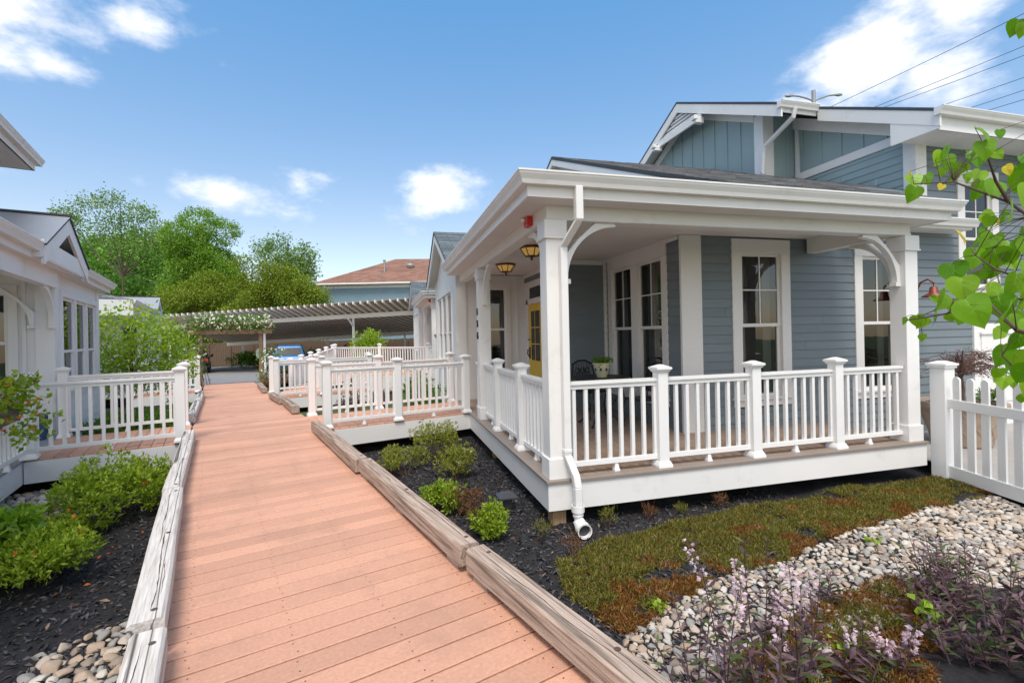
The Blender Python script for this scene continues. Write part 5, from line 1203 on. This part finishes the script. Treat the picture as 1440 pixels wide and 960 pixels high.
def in_view(a, b, z):
    X = a * _r.x + b * _r.y; D = a * _f.x + b * _f.y
    if D < .3: return -1
    px = 720 + 669 * X / D; py = 470 + 669 * (1.42 - z) / D
    return 1 / D if -5 < px < 1445 and py < 965 else -1
score = [c[3] * in_view(c[0], c[1], c[2]) for c in cand]
order = sorted(range(len(cand)), key=lambda i: -score[i]); big = [i for i in order if score[i] > 0][:300]; bigset = set(big)
keys = list(STONES); wts = [.27, .22, .2, .19, .12]
rV, rF, rM = [], [], []; nv = 0
for i, (a, b, z, r_, side) in enumerate(cand):
    mk = random.choices(keys, wts)[0]; v = random.randrange(7); e = (random.gauss(0, .3), random.gauss(0, .3), random.uniform(0, 6.28))
    if i in bigset:
        o = bpy.data.objects.new('river_stone', smesh(v, mk)); COL.objects.link(o); o.location = (a, b, z); o.rotation_euler = e; o.scale = (r_, r_, r_)
        where = 'in the stone strip below the groundcover' if side == 'R' else 'among the stones of the left bed'
        tag(o, 'rounded %s river stone %s' % (STONES[mk], where), 'stone', '%s river stones %s' % (STONES[mk], 'of the right strip' if side == 'R' else 'of the left bed'))
    else:
        Rm = np.array(Matrix.Identity(3) @ __import__('mathutils').Euler(e).to_matrix()); V = (SM[v][0] * r_) @ Rm.T + np.array((a, b, z)); rV.append(V); rF.append(SM[v][1] + nv); nv += len(V); rM.append(np.full(len(SM[v][1]), keys.index(mk)))
np_obj('small_river_stones', np_mesh('small_river_stones', np.concatenate(rV), np.concatenate(rF), [M[k] for k in keys], np.concatenate(rM), smooth=True), label='smaller river stones filling the gaps of the stone beds', cat='stones', kind='stuff')

# ------------------------------------------------------------------ purple foxglove-like plants in front
def bell_plant(label, c, stems, hmin, hmax, flower, spread, seed, lean=.12, leafm='lf_purple', group='purple leaved flowering plants'):
    g = np.random.default_rng(seed); r = thing('beardtongue_plant', label, 'plant', c, 0.0, group); st = MB(); LP, LD, LN, LL, LW = [], [], [], [], []; FP, FD, FL = [], [], []
    for k in range(stems):
        a = g.uniform(0, 6.28); q = spread * math.sqrt(g.random()); b = np.array((c[0] + q * math.cos(a), c[1] + q * math.sin(a), c[2])); h = g.uniform(hmin, hmax)
        tip = b + np.array((g.normal() * lean * h + (b[0] - c[0]) * .5, g.normal() * lean * h + (b[1] - c[1]) * .5, h)); mid = (b + tip) / 2 + np.array((g.normal() * .02, g.normal() * .02, 0))
        pts = [(1 - t) ** 2 * b + 2 * t * (1 - t) * mid + t * t * tip for t in np.linspace(0, 1, 7)]; st.tube([Vector(p) for p in pts], list(np.linspace(.0042, .0018, 7)), 5)
        fl = flower and g.random() < flower
        nn = int(5 + h * 11)
        for i in range(nn):
            t = (i + .5) / nn * (.72 if fl else 1.0); p = (1 - t) ** 2 * b + 2 * t * (1 - t) * mid + t * t * tip; a0 = g.uniform(0, 6.28)
            for s in (0, math.pi):
                LP.append(p); LD.append((math.cos(a0 + s), math.sin(a0 + s), g.uniform(.1, .75))); LN.append((0, 0, 1.0)); l = g.uniform(.075, .135) * (1.08 - .6 * t); LL.append(l); LW.append(l * .25)
        if fl:
            for i in range(20):
                t = g.uniform(.74, 1.0); p = (1 - t) ** 2 * b + 2 * t * (1 - t) * mid + t * t * tip; a0 = g.uniform(0, 6.28); d = np.array((math.cos(a0), math.sin(a0), g.uniform(-.35, .3)))
                ped = p + d * .016
                for s in range(4):
                    FP.append(ped); FD.append(d + g.normal(size=3) * .32); FL.append(g.uniform(.018, .028))
    LP = np.array(LP); V, F = leaf_arrays(LP, np.array(LD), np.array(LN) + g.normal(size=(len(LP), 3)) * .3, np.array(LL), np.array(LW), .35)
    np_obj('foliage', np_mesh('foliage', V - np.array(c), F, [M[leafm], M['lf_purpleg']], (g.random(len(LP)) < .26).astype(int)), r); part('stem', st, 'lf_purple', r)
    if FP:
        FP = np.array(FP); V, F = leaf_arrays(FP, np.array(FD), g.normal(size=(len(FP), 3)), np.array(FL), np.array(FL) * .55, .4); np_obj('blossom', np_mesh('blossom', V - np.array(c), F, [M['petal']]), r)
    return r
bell_plant('purple plant with two pale bell spikes nearest the kerb timber', (1.50, 1.99, GRZ), 7, .36, .78, .4, .15, 1)
bell_plant('tallest pink flowering purple plant in the foreground middle', (1.78, 1.95, GRZ), 9, .40, .84, .4, .16, 2)
bell_plant('purple plant with few pale blooms right of the tallest one', (2.10, 2.02, GRZ), 6, .32, .66, .25, .15, 3)
bell_plant('sparse pink plant on the small groundcover patch', (2.5, 2.0, GRZ), 7, .15, .3, .6, .15, 4)
bell_plant('big dense purple leaved clump in the right foreground corner', (3.40, 1.92, GRZ), 62, .2, .50, .0, .40, 5, .16)
bell_plant('purple leaved clump behind the dense corner clump', (3.78, 2.28, GRZ), 24, .25, .46, .0, .26, 6, .16)
bell_plant('small dark red seedling standing among the river stones', (2.95, 2.62, GRZ), 3, .12, .2, 0, .06, 7)
bell_plant('lone purple sprout in the middle of the stone strip', (2.25, 2.36, GRZ), 3, .3, .5, 0, .05, 8)
for i, (x, y, sz, lab) in enumerate(((3.02, 2.05, .08, 'bright green lobed seedling in front of the purple corner clump'), (4.05, 3.18, .07, 'tiny lime seedling at the upper edge of the river stones'), (1.78, 2.86, .07, 'tiny lime weed at the border of groundcover and stones'), (2.55, 2.2, .06, 'tiny green weed on the small groundcover patch'))):
    bush('seedling', lab, 'plant', (x, y, GRZ + (.2 if i == 0 else 0)), (sz, sz, sz * .9), 24, .06 if i == 0 else .04, 'lf_lime', twigs=5, mul=(1, 2.0), up=.1, cl=3)

for i, (x, y, s_, mk, lab) in enumerate(((2.05, 4.22, .10, 'lf_coverg', 'wispy weed tuft beside the drain elbow'), (2.55, 4.28, .07, 'lf_red', 'reddish weed tuft against the front porch skirt'), (2.9, 4.26, .06, 'lf_coverg', 'small green weed tuft below the second front railing post'), (3.4, 4.3, .07, 'lf_red', 'dry weed tuft under the middle of the front skirt'), (1.35, 4.15, .09, 'lf_coverg', 'weed tuft between the corner skirt and the lush shrub'), (1.5, 3.72, .11, 'lf_red', 'rusty tuft at the bare end of the groundcover'))):
    bush('weed', lab, 'weed', (x, y, GRZ), (s_, s_, s_ * 2.0), 160, .05, mk, twigs=6, mul=(1, .35), up=1.2, cl=4)
q = np.concatenate([rnd_in([(-3.2, 3.9), (-1.7, 4.0), (-1.9, 5.4), (-3.0, 5.2)], 60), rnd_in(BEDR, 70)]); N = len(q)
P = np.column_stack([q, np.array([gz(a, b, .06 if a < 0 else .012, 9 if a < 0 else 0) for a, b in q])]); d = rand_dirs(N); d[:, 2] *= .3
V, F = leaf_arrays(P, d, rand_dirs(N, 1.5), RNG.uniform(.025, .05, N), RNG.uniform(.015, .03, N), .3)
np_obj('fallen_leaves', np_mesh('fallen_leaves', V, F, [M['chip_brown'], M['orange'], M['lf_red']], RNG.integers(0, 3, N)), label='dry fallen leaves and petals scattered on the mulch', cat='leaf litter', kind='stuff')

# ------------------------------------------------------------------ redbud reaching in from the right
REDBUD = [(2.32, 1.6, 2.07, 0.077), (2.38, 1.59, 2.08, 0.071), (2.45, 1.57, 2.18, 0.084), (2.48, 1.56, 2.15, 0.064), (2.45, 1.57, 2.11, 0.051), (2.5, 1.56, 2.09, 0.058), (2.53, 1.55, 2.12, 0.058), (2.56, 1.54, 2.08, 0.051), (2.19, 1.26, 2.07, 0.085), (2.61, 1.53, 2.17, 0.084), (2.69, 1.5, 2.18, 0.045), (2.78, 1.48, 2.11, 0.064), (2.6, 1.53, 2.02, 0.084), (2.53, 1.43, 1.99, 0.085), (2.76, 1.49, 2.07, 0.071), (2.64, 1.4, 2.02, 0.085), (2.03, 1.1, 1.79, 0.085), (2.71, 1.5, 1.9, 0.084), (2.65, 1.52, 1.88, 0.064), (2.59, 1.53, 1.8, 0.071), (2.64, 1.52, 1.79, 0.077), (2.68, 1.51, 1.79, 0.064), (2.28, 1.36, 1.68, 0.085), (2.54, 1.55, 1.68, 0.045), (2.22, 1.25, 1.66, 0.085), (2.72, 1.5, 1.74, 0.077), (2.64, 1.52, 1.65, 0.071), (2.59, 1.53, 1.63, 0.064), (2.78, 1.48, 1.81, 0.077), (2.74, 1.49, 1.69, 0.064), (2.45, 1.31, 1.73, 0.085), (2.14, 1.16, 1.55, 0.085), (2.47, 1.31, 1.58, 0.085), (2.09, 1.28, 1.55, 0.085), (2.31, 1.49, 1.52, 0.085), (2.5, 1.56, 1.5, 0.064), (1.63, 0.97, 1.45, 0.085), (1.63, 0.9, 1.45, 0.085), (2.06, 1.18, 1.53, 0.085), (2.41, 1.58, 1.45, 0.077), (2.47, 1.56, 1.45, 0.058), (2.32, 1.6, 1.44, 0.058), (2.36, 1.59, 1.44, 0.039), (2.27, 1.62, 1.44, 0.045), (1.98, 1.11, 1.31, 0.085), (1.93, 1.04, 1.36, 0.085), (2.43, 1.32, 1.27, 0.085), (2.55, 1.42, 1.17, 0.085), (1.84, 0.98, 1.27, 0.085), (2.74, 1.49, 1.16, 0.077), (2.46, 1.31, 1.42, 0.085), (2.81, 1.47, 2.74, 0.071), (2.49, 1.3, 1.93, 0.085), (2.21, 1.14, 1.78, 0.085), (2.22, 1.14, 1.68, 0.085), (2.08, 1.08, 1.5, 0.085), (1.89, 0.97, 1.41, 0.085), (2.09, 1.08, 1.31, 0.085), (2.2, 1.15, 1.19, 0.085), (2.78, 1.48, 1.08, 0.071), (2.59, 1.41, 1.53, 0.085), (2.55, 1.54, 1.53, 0.071), (2.8, 1.48, 1.66, 0.084), (2.68, 1.51, 1.37, 0.064)]
YEL = [(2.42, 1.32, 2.03, 0.051), (2.24, 1.37, 1.77, 0.057), (2.37, 1.33, 1.82, 0.034), (2.04, 1.42, 2.02, 0.04), (2.16, 1.39, 1.97, 0.028)]
def heart():
    pts = [(0, .03), (.12, -.035), (.28, -.05), (.43, .04), (.505, .2), (.48, .38), (.37, .58), (.2, .78), (.06, .92), (0, 1.0)]
    pts = pts + [(-x, y) for x, y in pts[-2:0:-1]]
    return pts
HP = heart()
def redbud():
    r = thing('redbud_tree', 'redbud branches with big heart shaped green leaves reaching in at the right', 'tree', (2.95, .9, -.47)); t = MB()
    t.tube([(2.95, .9, -.5), (2.93, .92, .5), (2.97, .98, 1.4), (2.85, 1.05, 2.6)], [.05, .042, .035, .02], 10); part('trunk', t, 'bark', r)
    bs = [[(2.96, .97, 1.3), (2.71, 1.29, 1.74), (2.55, 1.39, 1.93), (2.44, 1.52, 2.05), (2.29, 1.58, 2.05)], [(2.55, 1.39, 1.93), (2.49, 1.4, 2.02), (2.28, 1.31, 2.09)], [(2.96, .95, 1.1), (2.31, 1.09, 1.45), (2.21, 1.17, 1.58), (2.18, 1.23, 1.62), (2.16, 1.28, 1.68)],
          [(2.95, .95, 1.0), (2.05, .95, 1.34), (1.8, .97, 1.4), (1.84, 1.06, 1.49), (1.94, 1.24, 1.46), (2.01, 1.43, 1.44)], [(2.94, .93, .8), (2.09, .94, 1.1), (1.88, 1.0, 1.26), (1.88, 1.05, 1.32)], [(2.95, .98, 1.6), (2.78, 1.3, 2.3), (2.8, 1.45, 2.76)], [(2.95, .95, 1.2), (2.72, 1.3, 1.5), (2.5, 1.5, 1.55), (2.32, 1.59, 1.46)]]
    for b in bs:
        bm_ = MB(); bm_.tube([Vector(p) for p in b], list(np.linspace(.0085, .002, len(b))), 6); part('branch', bm_, 'twig', r)
    allp = [Vector(b[i]) + (Vector(b[i + 1]) - Vector(b[i])) * t for b in bs for i in range(len(b) - 1) for t in (0, .33, .66, 1)]
    for nm, LST, mk in (('foliage', REDBUD, 'lf_redbud'), ('yellow_foliage', YEL, 'lf_yellow')):
        mb = MB(); pe = MB(); vn = MB()
        if mk == 'lf_redbud': LST = LST + [(x + random.gauss(0, .045), y + random.gauss(0, .04), z + random.gauss(0, .05), s * random.uniform(.7, 1.05)) for x, y, z, s in LST if random.random() < .75 and x > 2.0]
        for (x, y, z, s) in LST:
            s *= random.uniform(.82, 1.18); c = Vector((x, y, z)); q = min(allp, key=lambda p: (p - c).length)
            dn = Vector((random.gauss(0, .35), random.gauss(0, .35), -1)).normalized()         # tip hangs down
            fa = Vector((-.3 + random.gauss(0, .45), -.75 + random.gauss(0, .35), .35 + random.gauss(0, .3))); fa = (fa - dn * fa.dot(dn)).normalized(); sd_ = dn.cross(fa)
            O = c - dn * s * .5; k = len(mb.v); fold = random.uniform(.1, .35); curl = random.uniform(-.1, .5)
            def pt(a, b): return O + sd_ * (a * s) + dn * (b * s) + fa * (s * (abs(a) * fold - curl * b * b * .5 + .04 * math.sin(7 * a + 5 * b)))
            rim = [pt(a, b) for a, b in HP]; inn = [pt(a * .5, .1 + (b - .1) * .55) for a, b in HP]; spine = pt(0, .38)
            mb.v += [tuple(p) for p in rim + inn] + [tuple(spine)]; n = len(HP)
            for i in range(n):
                j = (i + 1) % n; mb.f.append((k + i, k + j, k + n + j, k + n + i)); mb.m.append(0); mb.f.append((k + n + i, k + n + j, k + 2 * n)); mb.m.append(0)
            vn.tube([pt(0, .02), pt(0, .35), pt(0, .7), pt(0, .96)], [s * .011, s * .009, s * .006, s * .003], 4)
            for sg in (-1, 1):
                for (a1, b1, a2, b2) in ((.2, .12, .42, .22), (.17, .3, .38, .48), (.12, .5, .24, .68)):
                    b0_ = b1 - .12; vn.tube([pt(0, b0_), pt(sg * a1, b1), pt(sg * a2, b2)], [s * .007, s * .005, s * .002], 3)
            pe.tube([q, (q + O) / 2 + Vector((0, 0, .01)), rim[0]], [.0016, .0013, .0011], 4)
        k = len(mb.v)
        for src, mi in ((pe, 1), (vn, 2)):
            k = len(mb.v); mb.v += src.v; mb.f += [tuple(i + k for i in f) for f in src.f]; mb.m += [mi] * len(src.f)
        part(nm, mb, [mk, 'twig', 'lf_vein'], r, smooth=True)
redbud()

# ------------------------------------------------------------------ picket fence, potted maple, porch things
def picket_fence():
    r = thing('picket_fence', 'white picket fence with a capped gate post at the right end of the porch', 'fence', (6.6, 4.3, -.4))
    d = Vector((-.30, -.954, 0)).normalized(); A = Vector((6.585, 4.27, 0)); p = MB(); p.cbox(A.x, A.y, .17, -.45, .90); po = part('gate_post', p, 'vinyl', r, bevel=.005)
    c = MB(); c.cbox(A.x, A.y, .20, .90, .93); c.cbox(A.x, A.y, .225, .93, .955); c.cbox(A.x, A.y, .2, .955, .985, 0, .06); part('post_cap', c, 'vinyl', po)
    n = Vector((d.y, -d.x, 0)); B = A + d * 2.6
    for z0, z1 in ((.42, .53), (-.42, -.27)):
        m_ = MB(); m_.obox(A + d * .085, B, .045, z0, z1); part('rail', m_, 'vinyl', r, bevel=.004)
    for i in range(13):
        q = A + d * (.20 + i * .178); h = .80; a = MB(); w = .045
        pts = [(-w, -.27), (w, -.27), (w, h - .04)] + [(w * math.cos(t), h - .04 + .04 * math.sin(t)) for t in np.linspace(.3, math.pi - .3, 7)] + [(-w, h - .04)]
        a.prism(pts, q + n * -.013, d, (0, 0, 1), n * .022); part('picket', a, 'vinyl', r)
picket_fence()
pp = thing('planter_pot', 'large tan lattice patterned pot holding the bare red maple', 'planter', (8.0, 4.95, -.3))
p = MB(); p.lathe([(.01, 0), (.30, 0), (.33, .03), (.47, .52), (.50, .55), (.50, .62), (.45, .62), (.43, .56), (.01, .56)], (8.0, 4.95, -.3), 28); part('pot', p, 'terracotta', pp, smooth=False)
p = MB()
for i in range(14):
    for s in (-1, 1):
        p.tube([(8.0 + (.335 + .13 * t) * math.cos(i * .449 + s * t * .8), 4.95 + (.335 + .13 * t) * math.sin(i * .449 + s * t * .8), -.3 + .06 + .44 * t) for t in np.linspace(0, 1, 6)], .008, 5)
part('lattice_relief', p, 'terracotta', pp)
p = MB(); p.lathe([(.01, 0), (.44, .0)], (8.0, 4.95, .275), 20); part('soil', p, 'mulch', pp)
mt = thing('maple_tree', 'small weeping red maple with thin bare twigs in the tan pot', 'tree', (8.0, 4.95, .25)); t = MB(); t.tube([(8.0, 4.95, .25), (8.03, 4.95, .5), (7.98, 4.94, .72), (8.02, 4.95, .85)], [.035, .03, .025, .02], 8); part('trunk', t, 'twig', mt)
lm = MB(); tp = []
for i in range(26):
    a = random.uniform(0, 6.28); l = random.uniform(.45, 1.05); s0 = Vector((8.0, 4.95, random.uniform(.62, .85))); e = s0 + Vector((math.cos(a) * l, math.sin(a) * l * .55, random.uniform(-.12, .22))); m_ = s0 + (e - s0) * .5 + Vector((0, 0, .14)); lm.tube([s0, m_, e], [.012, .007, .003], 5)
    for k in range(7):
        t = random.uniform(.3, 1); q = s0 * (1 - t) ** 2 + m_ * 2 * t * (1 - t) + e * t * t; w = q + Vector((random.gauss(0, .14), random.gauss(0, .1), random.uniform(-.1, .08))); lm.tube([q, w], [.004, .002], 4); tp += [tuple(w), tuple((q + w) / 2)]
part('limb', lm, 'twig', mt); P = clump(np.array(tp), 6, .022); N = len(P); V, F = leaf_arrays(P, rand_dirs(N, -.3), rand_dirs(N), RNG.uniform(.02, .045, N), RNG.uniform(.006, .012, N)); np_obj('crown', np_mesh('crown', V - np.array((8.0, 4.95, .25)), F, [M['lf_maple']]), mt)
bush('potted_plant', 'low green plant at the foot of the red maple', 'plant', (8.25, 4.8, .26), (.17, .15, .26), 350, .05, 'lf_dark')
bl = MB(); pth = [(8.22, 5.74, 1.98), (8.22, 5.66, 1.98), (8.22, 5.6, 2.1), (8.22, 5.5, 2.14), (8.22, 5.42, 2.08), (8.22, 5.42, 2.0)]
wl = thing('barn_lamp', 'rust red gooseneck barn lamp on the siding beside the porch column', 'wall lamp', (8.22, 5.75, 2.0)); bl.tube(pth, .014, 8); bl.lathe([(.001, 0), (.05, .001), (.05, .02)], (8.22, 5.74, 1.96), 10); part('arm', bl, 'rust', wl)
bl = MB(); bl.lathe([(.03, .02), (.05, 0), (.06, -.08), (.15, -.13), (.15, -.145), (.05, -.10)], (8.22, 5.42, 2.0), 18); part('shade', bl, 'rust', wl, smooth=True)

al = thing('fire_alarm', 'red fire alarm strobe mounted on the porch beam near the corner', 'alarm', (1.5, 4.92, 2.6))
b = MB(); b.box(1.488, 1.548, 4.83, 4.97, 2.57, 2.72); part('housing', b, 'red', al, bevel=.008); b = MB(); b.lathe([(.001, .0), (.035, .005), (.02, .04), (.001, .045)], (0, 0, 0), 12)
b.v = [(1.488 - z, 4.925 + x, 2.645 + y) for x, y, z in b.v]; part('strobe', b, 'lens', al, smooth=True); text_part('lettering', 'FIRE', .034, (1.4865, 4.86, 2.645), (0, 0, 1), (0, 1, 0), 'lens', al)
a2 = copy_tree(al, (0, 11.6, 0), 'red fire alarm strobe on the far white cottage on the right')
_q = nb(-2.02, 20.35, -.12); a3 = copy_tree(al, (_q.x - 1.5, _q.y - 4.92, -.62), 'red fire alarm strobe on the far left cottage above the bright tree')
for i, (x, y, lab) in enumerate(((2.2, 6.95, 'amber glass ceiling lantern nearest the porch corner'), (2.25, 8.75, 'amber glass ceiling lantern nearest the yellow door'))):
    t = thing('ceiling_lantern', lab, 'ceiling lamp', (x, y, 2.75)); b = MB(); b.lathe([(.02, 0), (.19, 0), (.20, -.02), (.175, -.035), (.03, -.035)], (x, y, 2.749), 8); b.lathe([(.001, -.215), (.018, -.2), (.022, -.18), (.012, -.165), (.10, -.15), (.10, -.14)], (x, y, 2.749), 8)
    for k in range(8):
        a = k * math.pi / 4; b.tube([(x + .178 * math.cos(a), y + .178 * math.sin(a), 2.712), (x + .10 * math.cos(a), y + .10 * math.sin(a), 2.60)], .008, 5)
    part('cage', b, 'brass', t); b = MB(); b.lathe([(.168, -.036), (.094, -.142), (.001, -.142)], (x, y, 2.749), 8); part('glass', b, 'lamp', t)

def table():
    c = (3.2, 6.75); t = thing('patio_table', 'round black wrought iron table on the porch', 'table', (c[0], c[1], 0)); b = MB(); b.lathe([(.01, .70), (.44, .70), (.46, .705), (.46, .73), (.44, .735), (.01, .735)], (c[0], c[1], 0), 28); part('table_top', b, 'black', t)
    for k in range(4):
        a = math.pi / 4 + k * math.pi / 2; b = MB(); b.tube([(c[0] + q * math.cos(a), c[1] + q * math.sin(a), z) for q, z in ((.30, .70), (.34, .58), (.26, .42), (.17, .3), (.22, .14), (.33, .03), (.37, .01))], .016, 8); part('leg', b, 'black', t)
table()
def chair(label, x, y, yaw):
    t = thing('patio_chair', label, 'chair', (x, y, 0), 0, 'wrought iron porch chairs'); t.rotation_euler = (0, 0, yaw); FRAME[t.name] = (Vector((0, 0, 0)), 0)
    b = MB(); b.box(-.22, .22, -.22, .22, .42, .44); 
    part('seat', b, 'black', t, bevel=.01)
    f = MB(); arch = [(-.22, .22, .44), (-.235, .25, .7), (-.2, .28, .87), (-.08, .29, .93), (.08, .29, .93), (.2, .28, .87), (.235, .25, .7), (.22, .22, .44)]; f.tube(arch, .018, 6)
    for i in range(-3, 4):
        s = i * .055; f.tube([(s, .23, .5), (s + .03, .26, .62), (s - .03, .275, .75), (s, .287, .9)], .009, 5)
    for zc in (.6, .76):
        for xc in (-.1, 0, .1): f.tube([(xc + .045 * math.cos(q), .23 + (zc - .44) * .12, zc + .05 * math.sin(q)) for q in np.linspace(0, 6.28, 10)], .010, 5)
    f.tube([(-.225, .23, .52), (.225, .23, .52)], .008, 5); part('backrest', f, 'black', t)
    for s in (-1, 1):
        a = MB(); a.tube([(s * .235, .25, .66), (s * .28, .1, .68), (s * .28, -.15, .67), (s * .26, -.22, .6), (s * .23, -.2, .44)], .013, 6); part('armrest', a, 'black', t)
        for yy, k in ((-.2, -1), (.2, 1)): a = MB(); a.tube([(s * .2, yy, .42), (s * .24, yy * 1.1, .3), (s * .2, yy * 1.05, .16), (s * .23, yy * 1.25, .0)], .013, 6); part('leg', a, 'black', t)
chair('black wrought iron chair left of the round porch table', 3.38, 7.45, R(12)); chair('black wrought iron chair right of the round porch table', 3.70, 6.28, R(-75))
fp = thing('flower_pot', 'cream flower pot with green plant on the round porch table', 'flower pot', (3.22, 6.72, .735)); b = MB(); b.lathe([(.01, 0), (.075, 0), (.08, .02), (.115, .12), (.125, .19), (.137, .195), (.137, .215), (.12, .215), (.11, .18), (.01, .18)], (3.22, 6.72, .735), 24); part('pot', b, 'cream_pot', fp, smooth=False)
b = MB()
for k in range(8):
    a = k * math.pi / 4 + .2; c = Vector((3.22 + .116 * math.cos(a), 6.72 + .116 * math.sin(a), .735 + .12)); b.lathe([(.001, .012), (.018, .01), (.02, 0)], (0, 0, 0), 8); n_ = 24
    for i in range(len(b.v) - n_, len(b.v)):
        x, y, z = b.v[i]; tdir = Vector((-math.sin(a), math.cos(a), 0)); q = c + tdir * x + Vector((0, 0, y * 1.4)) + Vector((math.cos(a), math.sin(a), 0)) * (z - .006); b.v[i] = tuple(q)
part('painted_motif', b, 'darkgrey', fp)
P = clump(boxpts(60, 3.12, 3.32, 6.62, 6.82, .93, 1.0), 6, .02); N = len(P); V, F = leaf_arrays(P, rand_dirs(N, .6), rand_dirs(N), RNG.uniform(.03, .05, N), RNG.uniform(.02, .03, N)); np_obj('foliage', np_mesh('foliage', V - np.array((3.22, 6.72, .735)), F, [M['lf_dark']]), fp)
gl_ = thing('ground_light', 'small black square ground light with flat hood in the mulch', 'garden light', (1.22, 4.92, -.47)); b = MB(); b.cbox(1.22, 4.92, .02, -.5, -.40); b.cbox(1.22, 4.92, .085, -.42, -.31, 0, .10); part('lantern', b, 'darkgrey', gl_); b = MB(); b.cbox(1.22, 4.92, .20, -.308, -.295); b.cbox(1.22, 4.92, .195, -.295, -.255, 0, .05); part('hood', b, 'darkgrey', gl_)
# left porch: rail planter, tub
rp = thing('rail_planter', 'dark trough planter hanging on the left porch railing', 'planter', (-1.9, 6.95, .6), ANG); b = MB(); b.hexa([(-1.98, 6.6, .56), (-1.86, 6.6, .56), (-1.86, 7.45, .56), (-1.98, 7.45, .56), (-2.02, 6.5, .78), (-1.82, 6.5, .78), (-1.82, 7.55, .78), (-2.02, 7.55, .78)]); part('trough', b, 'darkgrey', rp, bevel=.01)
P = clump(boxpts(110, -2.08, -1.72, 6.5, 7.65, .74, 1.05), 5, .04); P = np.concatenate([P, clump(boxpts(40, -1.85, -1.62, 6.9, 7.85, .35, .8), 5, .04)]); N = len(P); V, F = leaf_arrays(P, rand_dirs(N, .1), rand_dirs(N, .6), RNG.uniform(.05, .09, N), RNG.uniform(.03, .055, N)); pl = vine('trailing_plant', 'trailing plant with orange and yellow flowers in the rail planter', 'plant', [('foliage', V, F, 'lf_azalea')], None, None)
P = np.repeat(boxpts(26, -2.0, -1.66, 6.6, 7.7, .5, 1.08), 5, 0); N = len(P); V, F = leaf_arrays(P, rand_dirs(N), rand_dirs(N), np.full(N, .035), np.full(N, .03)); np_obj('blossom', np_mesh('blossom', V, F, [M['orange']]), pl)
tb = MB(); tb.lathe([(.01, 0), (.16, 0), (.2, .34), (.215, .345), (.215, .36), (.19, .36), (.15, .03), (.01, .03)], (-2.28, 9.75, 0.001), 20); single('plastic_tub', tb, 'bin', 'dark blue plastic tub behind the left ramp railing', 'tub', (-2.28, 9.75, 0), ANG)
for i, (x, y, lab) in enumerate(((-2.9, 24.2, 'blue bin behind the far ramp railing, left one'), (-2.35, 24.0, 'blue bin behind the far ramp railing, right one'))):
    b = MB(); b.cbox(x, y, .46, -.5, .5, 0, .56); t = thing('waste_bin', lab, 'bin', (x, y, -.5)); part('body', b, 'bin', t, bevel=.02); b = MB(); b.cbox(x, y, .6, .501, .56); part('lid', b, 'darkgrey', t)
hb = thing('hanging_basket', 'round brown hanging basket on the far white cottage', 'basket', (1.2, 15.5, 1.5)); b = MB(); b.lathe([(.01, -.2), (.14, -.17), (.22, -.05), (.24, .0), (.22, .02)], (1.75, 15.2, 1.45), 16); part('basket', b, 'terracotta', hb); b = MB()
for k in range(3): b.tube([(1.75 + .22 * math.cos(k * 2.1), 15.2 + .22 * math.sin(k * 2.1), 1.46), (1.75, 15.2, 2.0)], .005, 4)
b.tube([(1.75, 15.2, 2.0), (1.75, 15.2, 2.5)], .005, 4); part('hanger', b, 'black', hb)
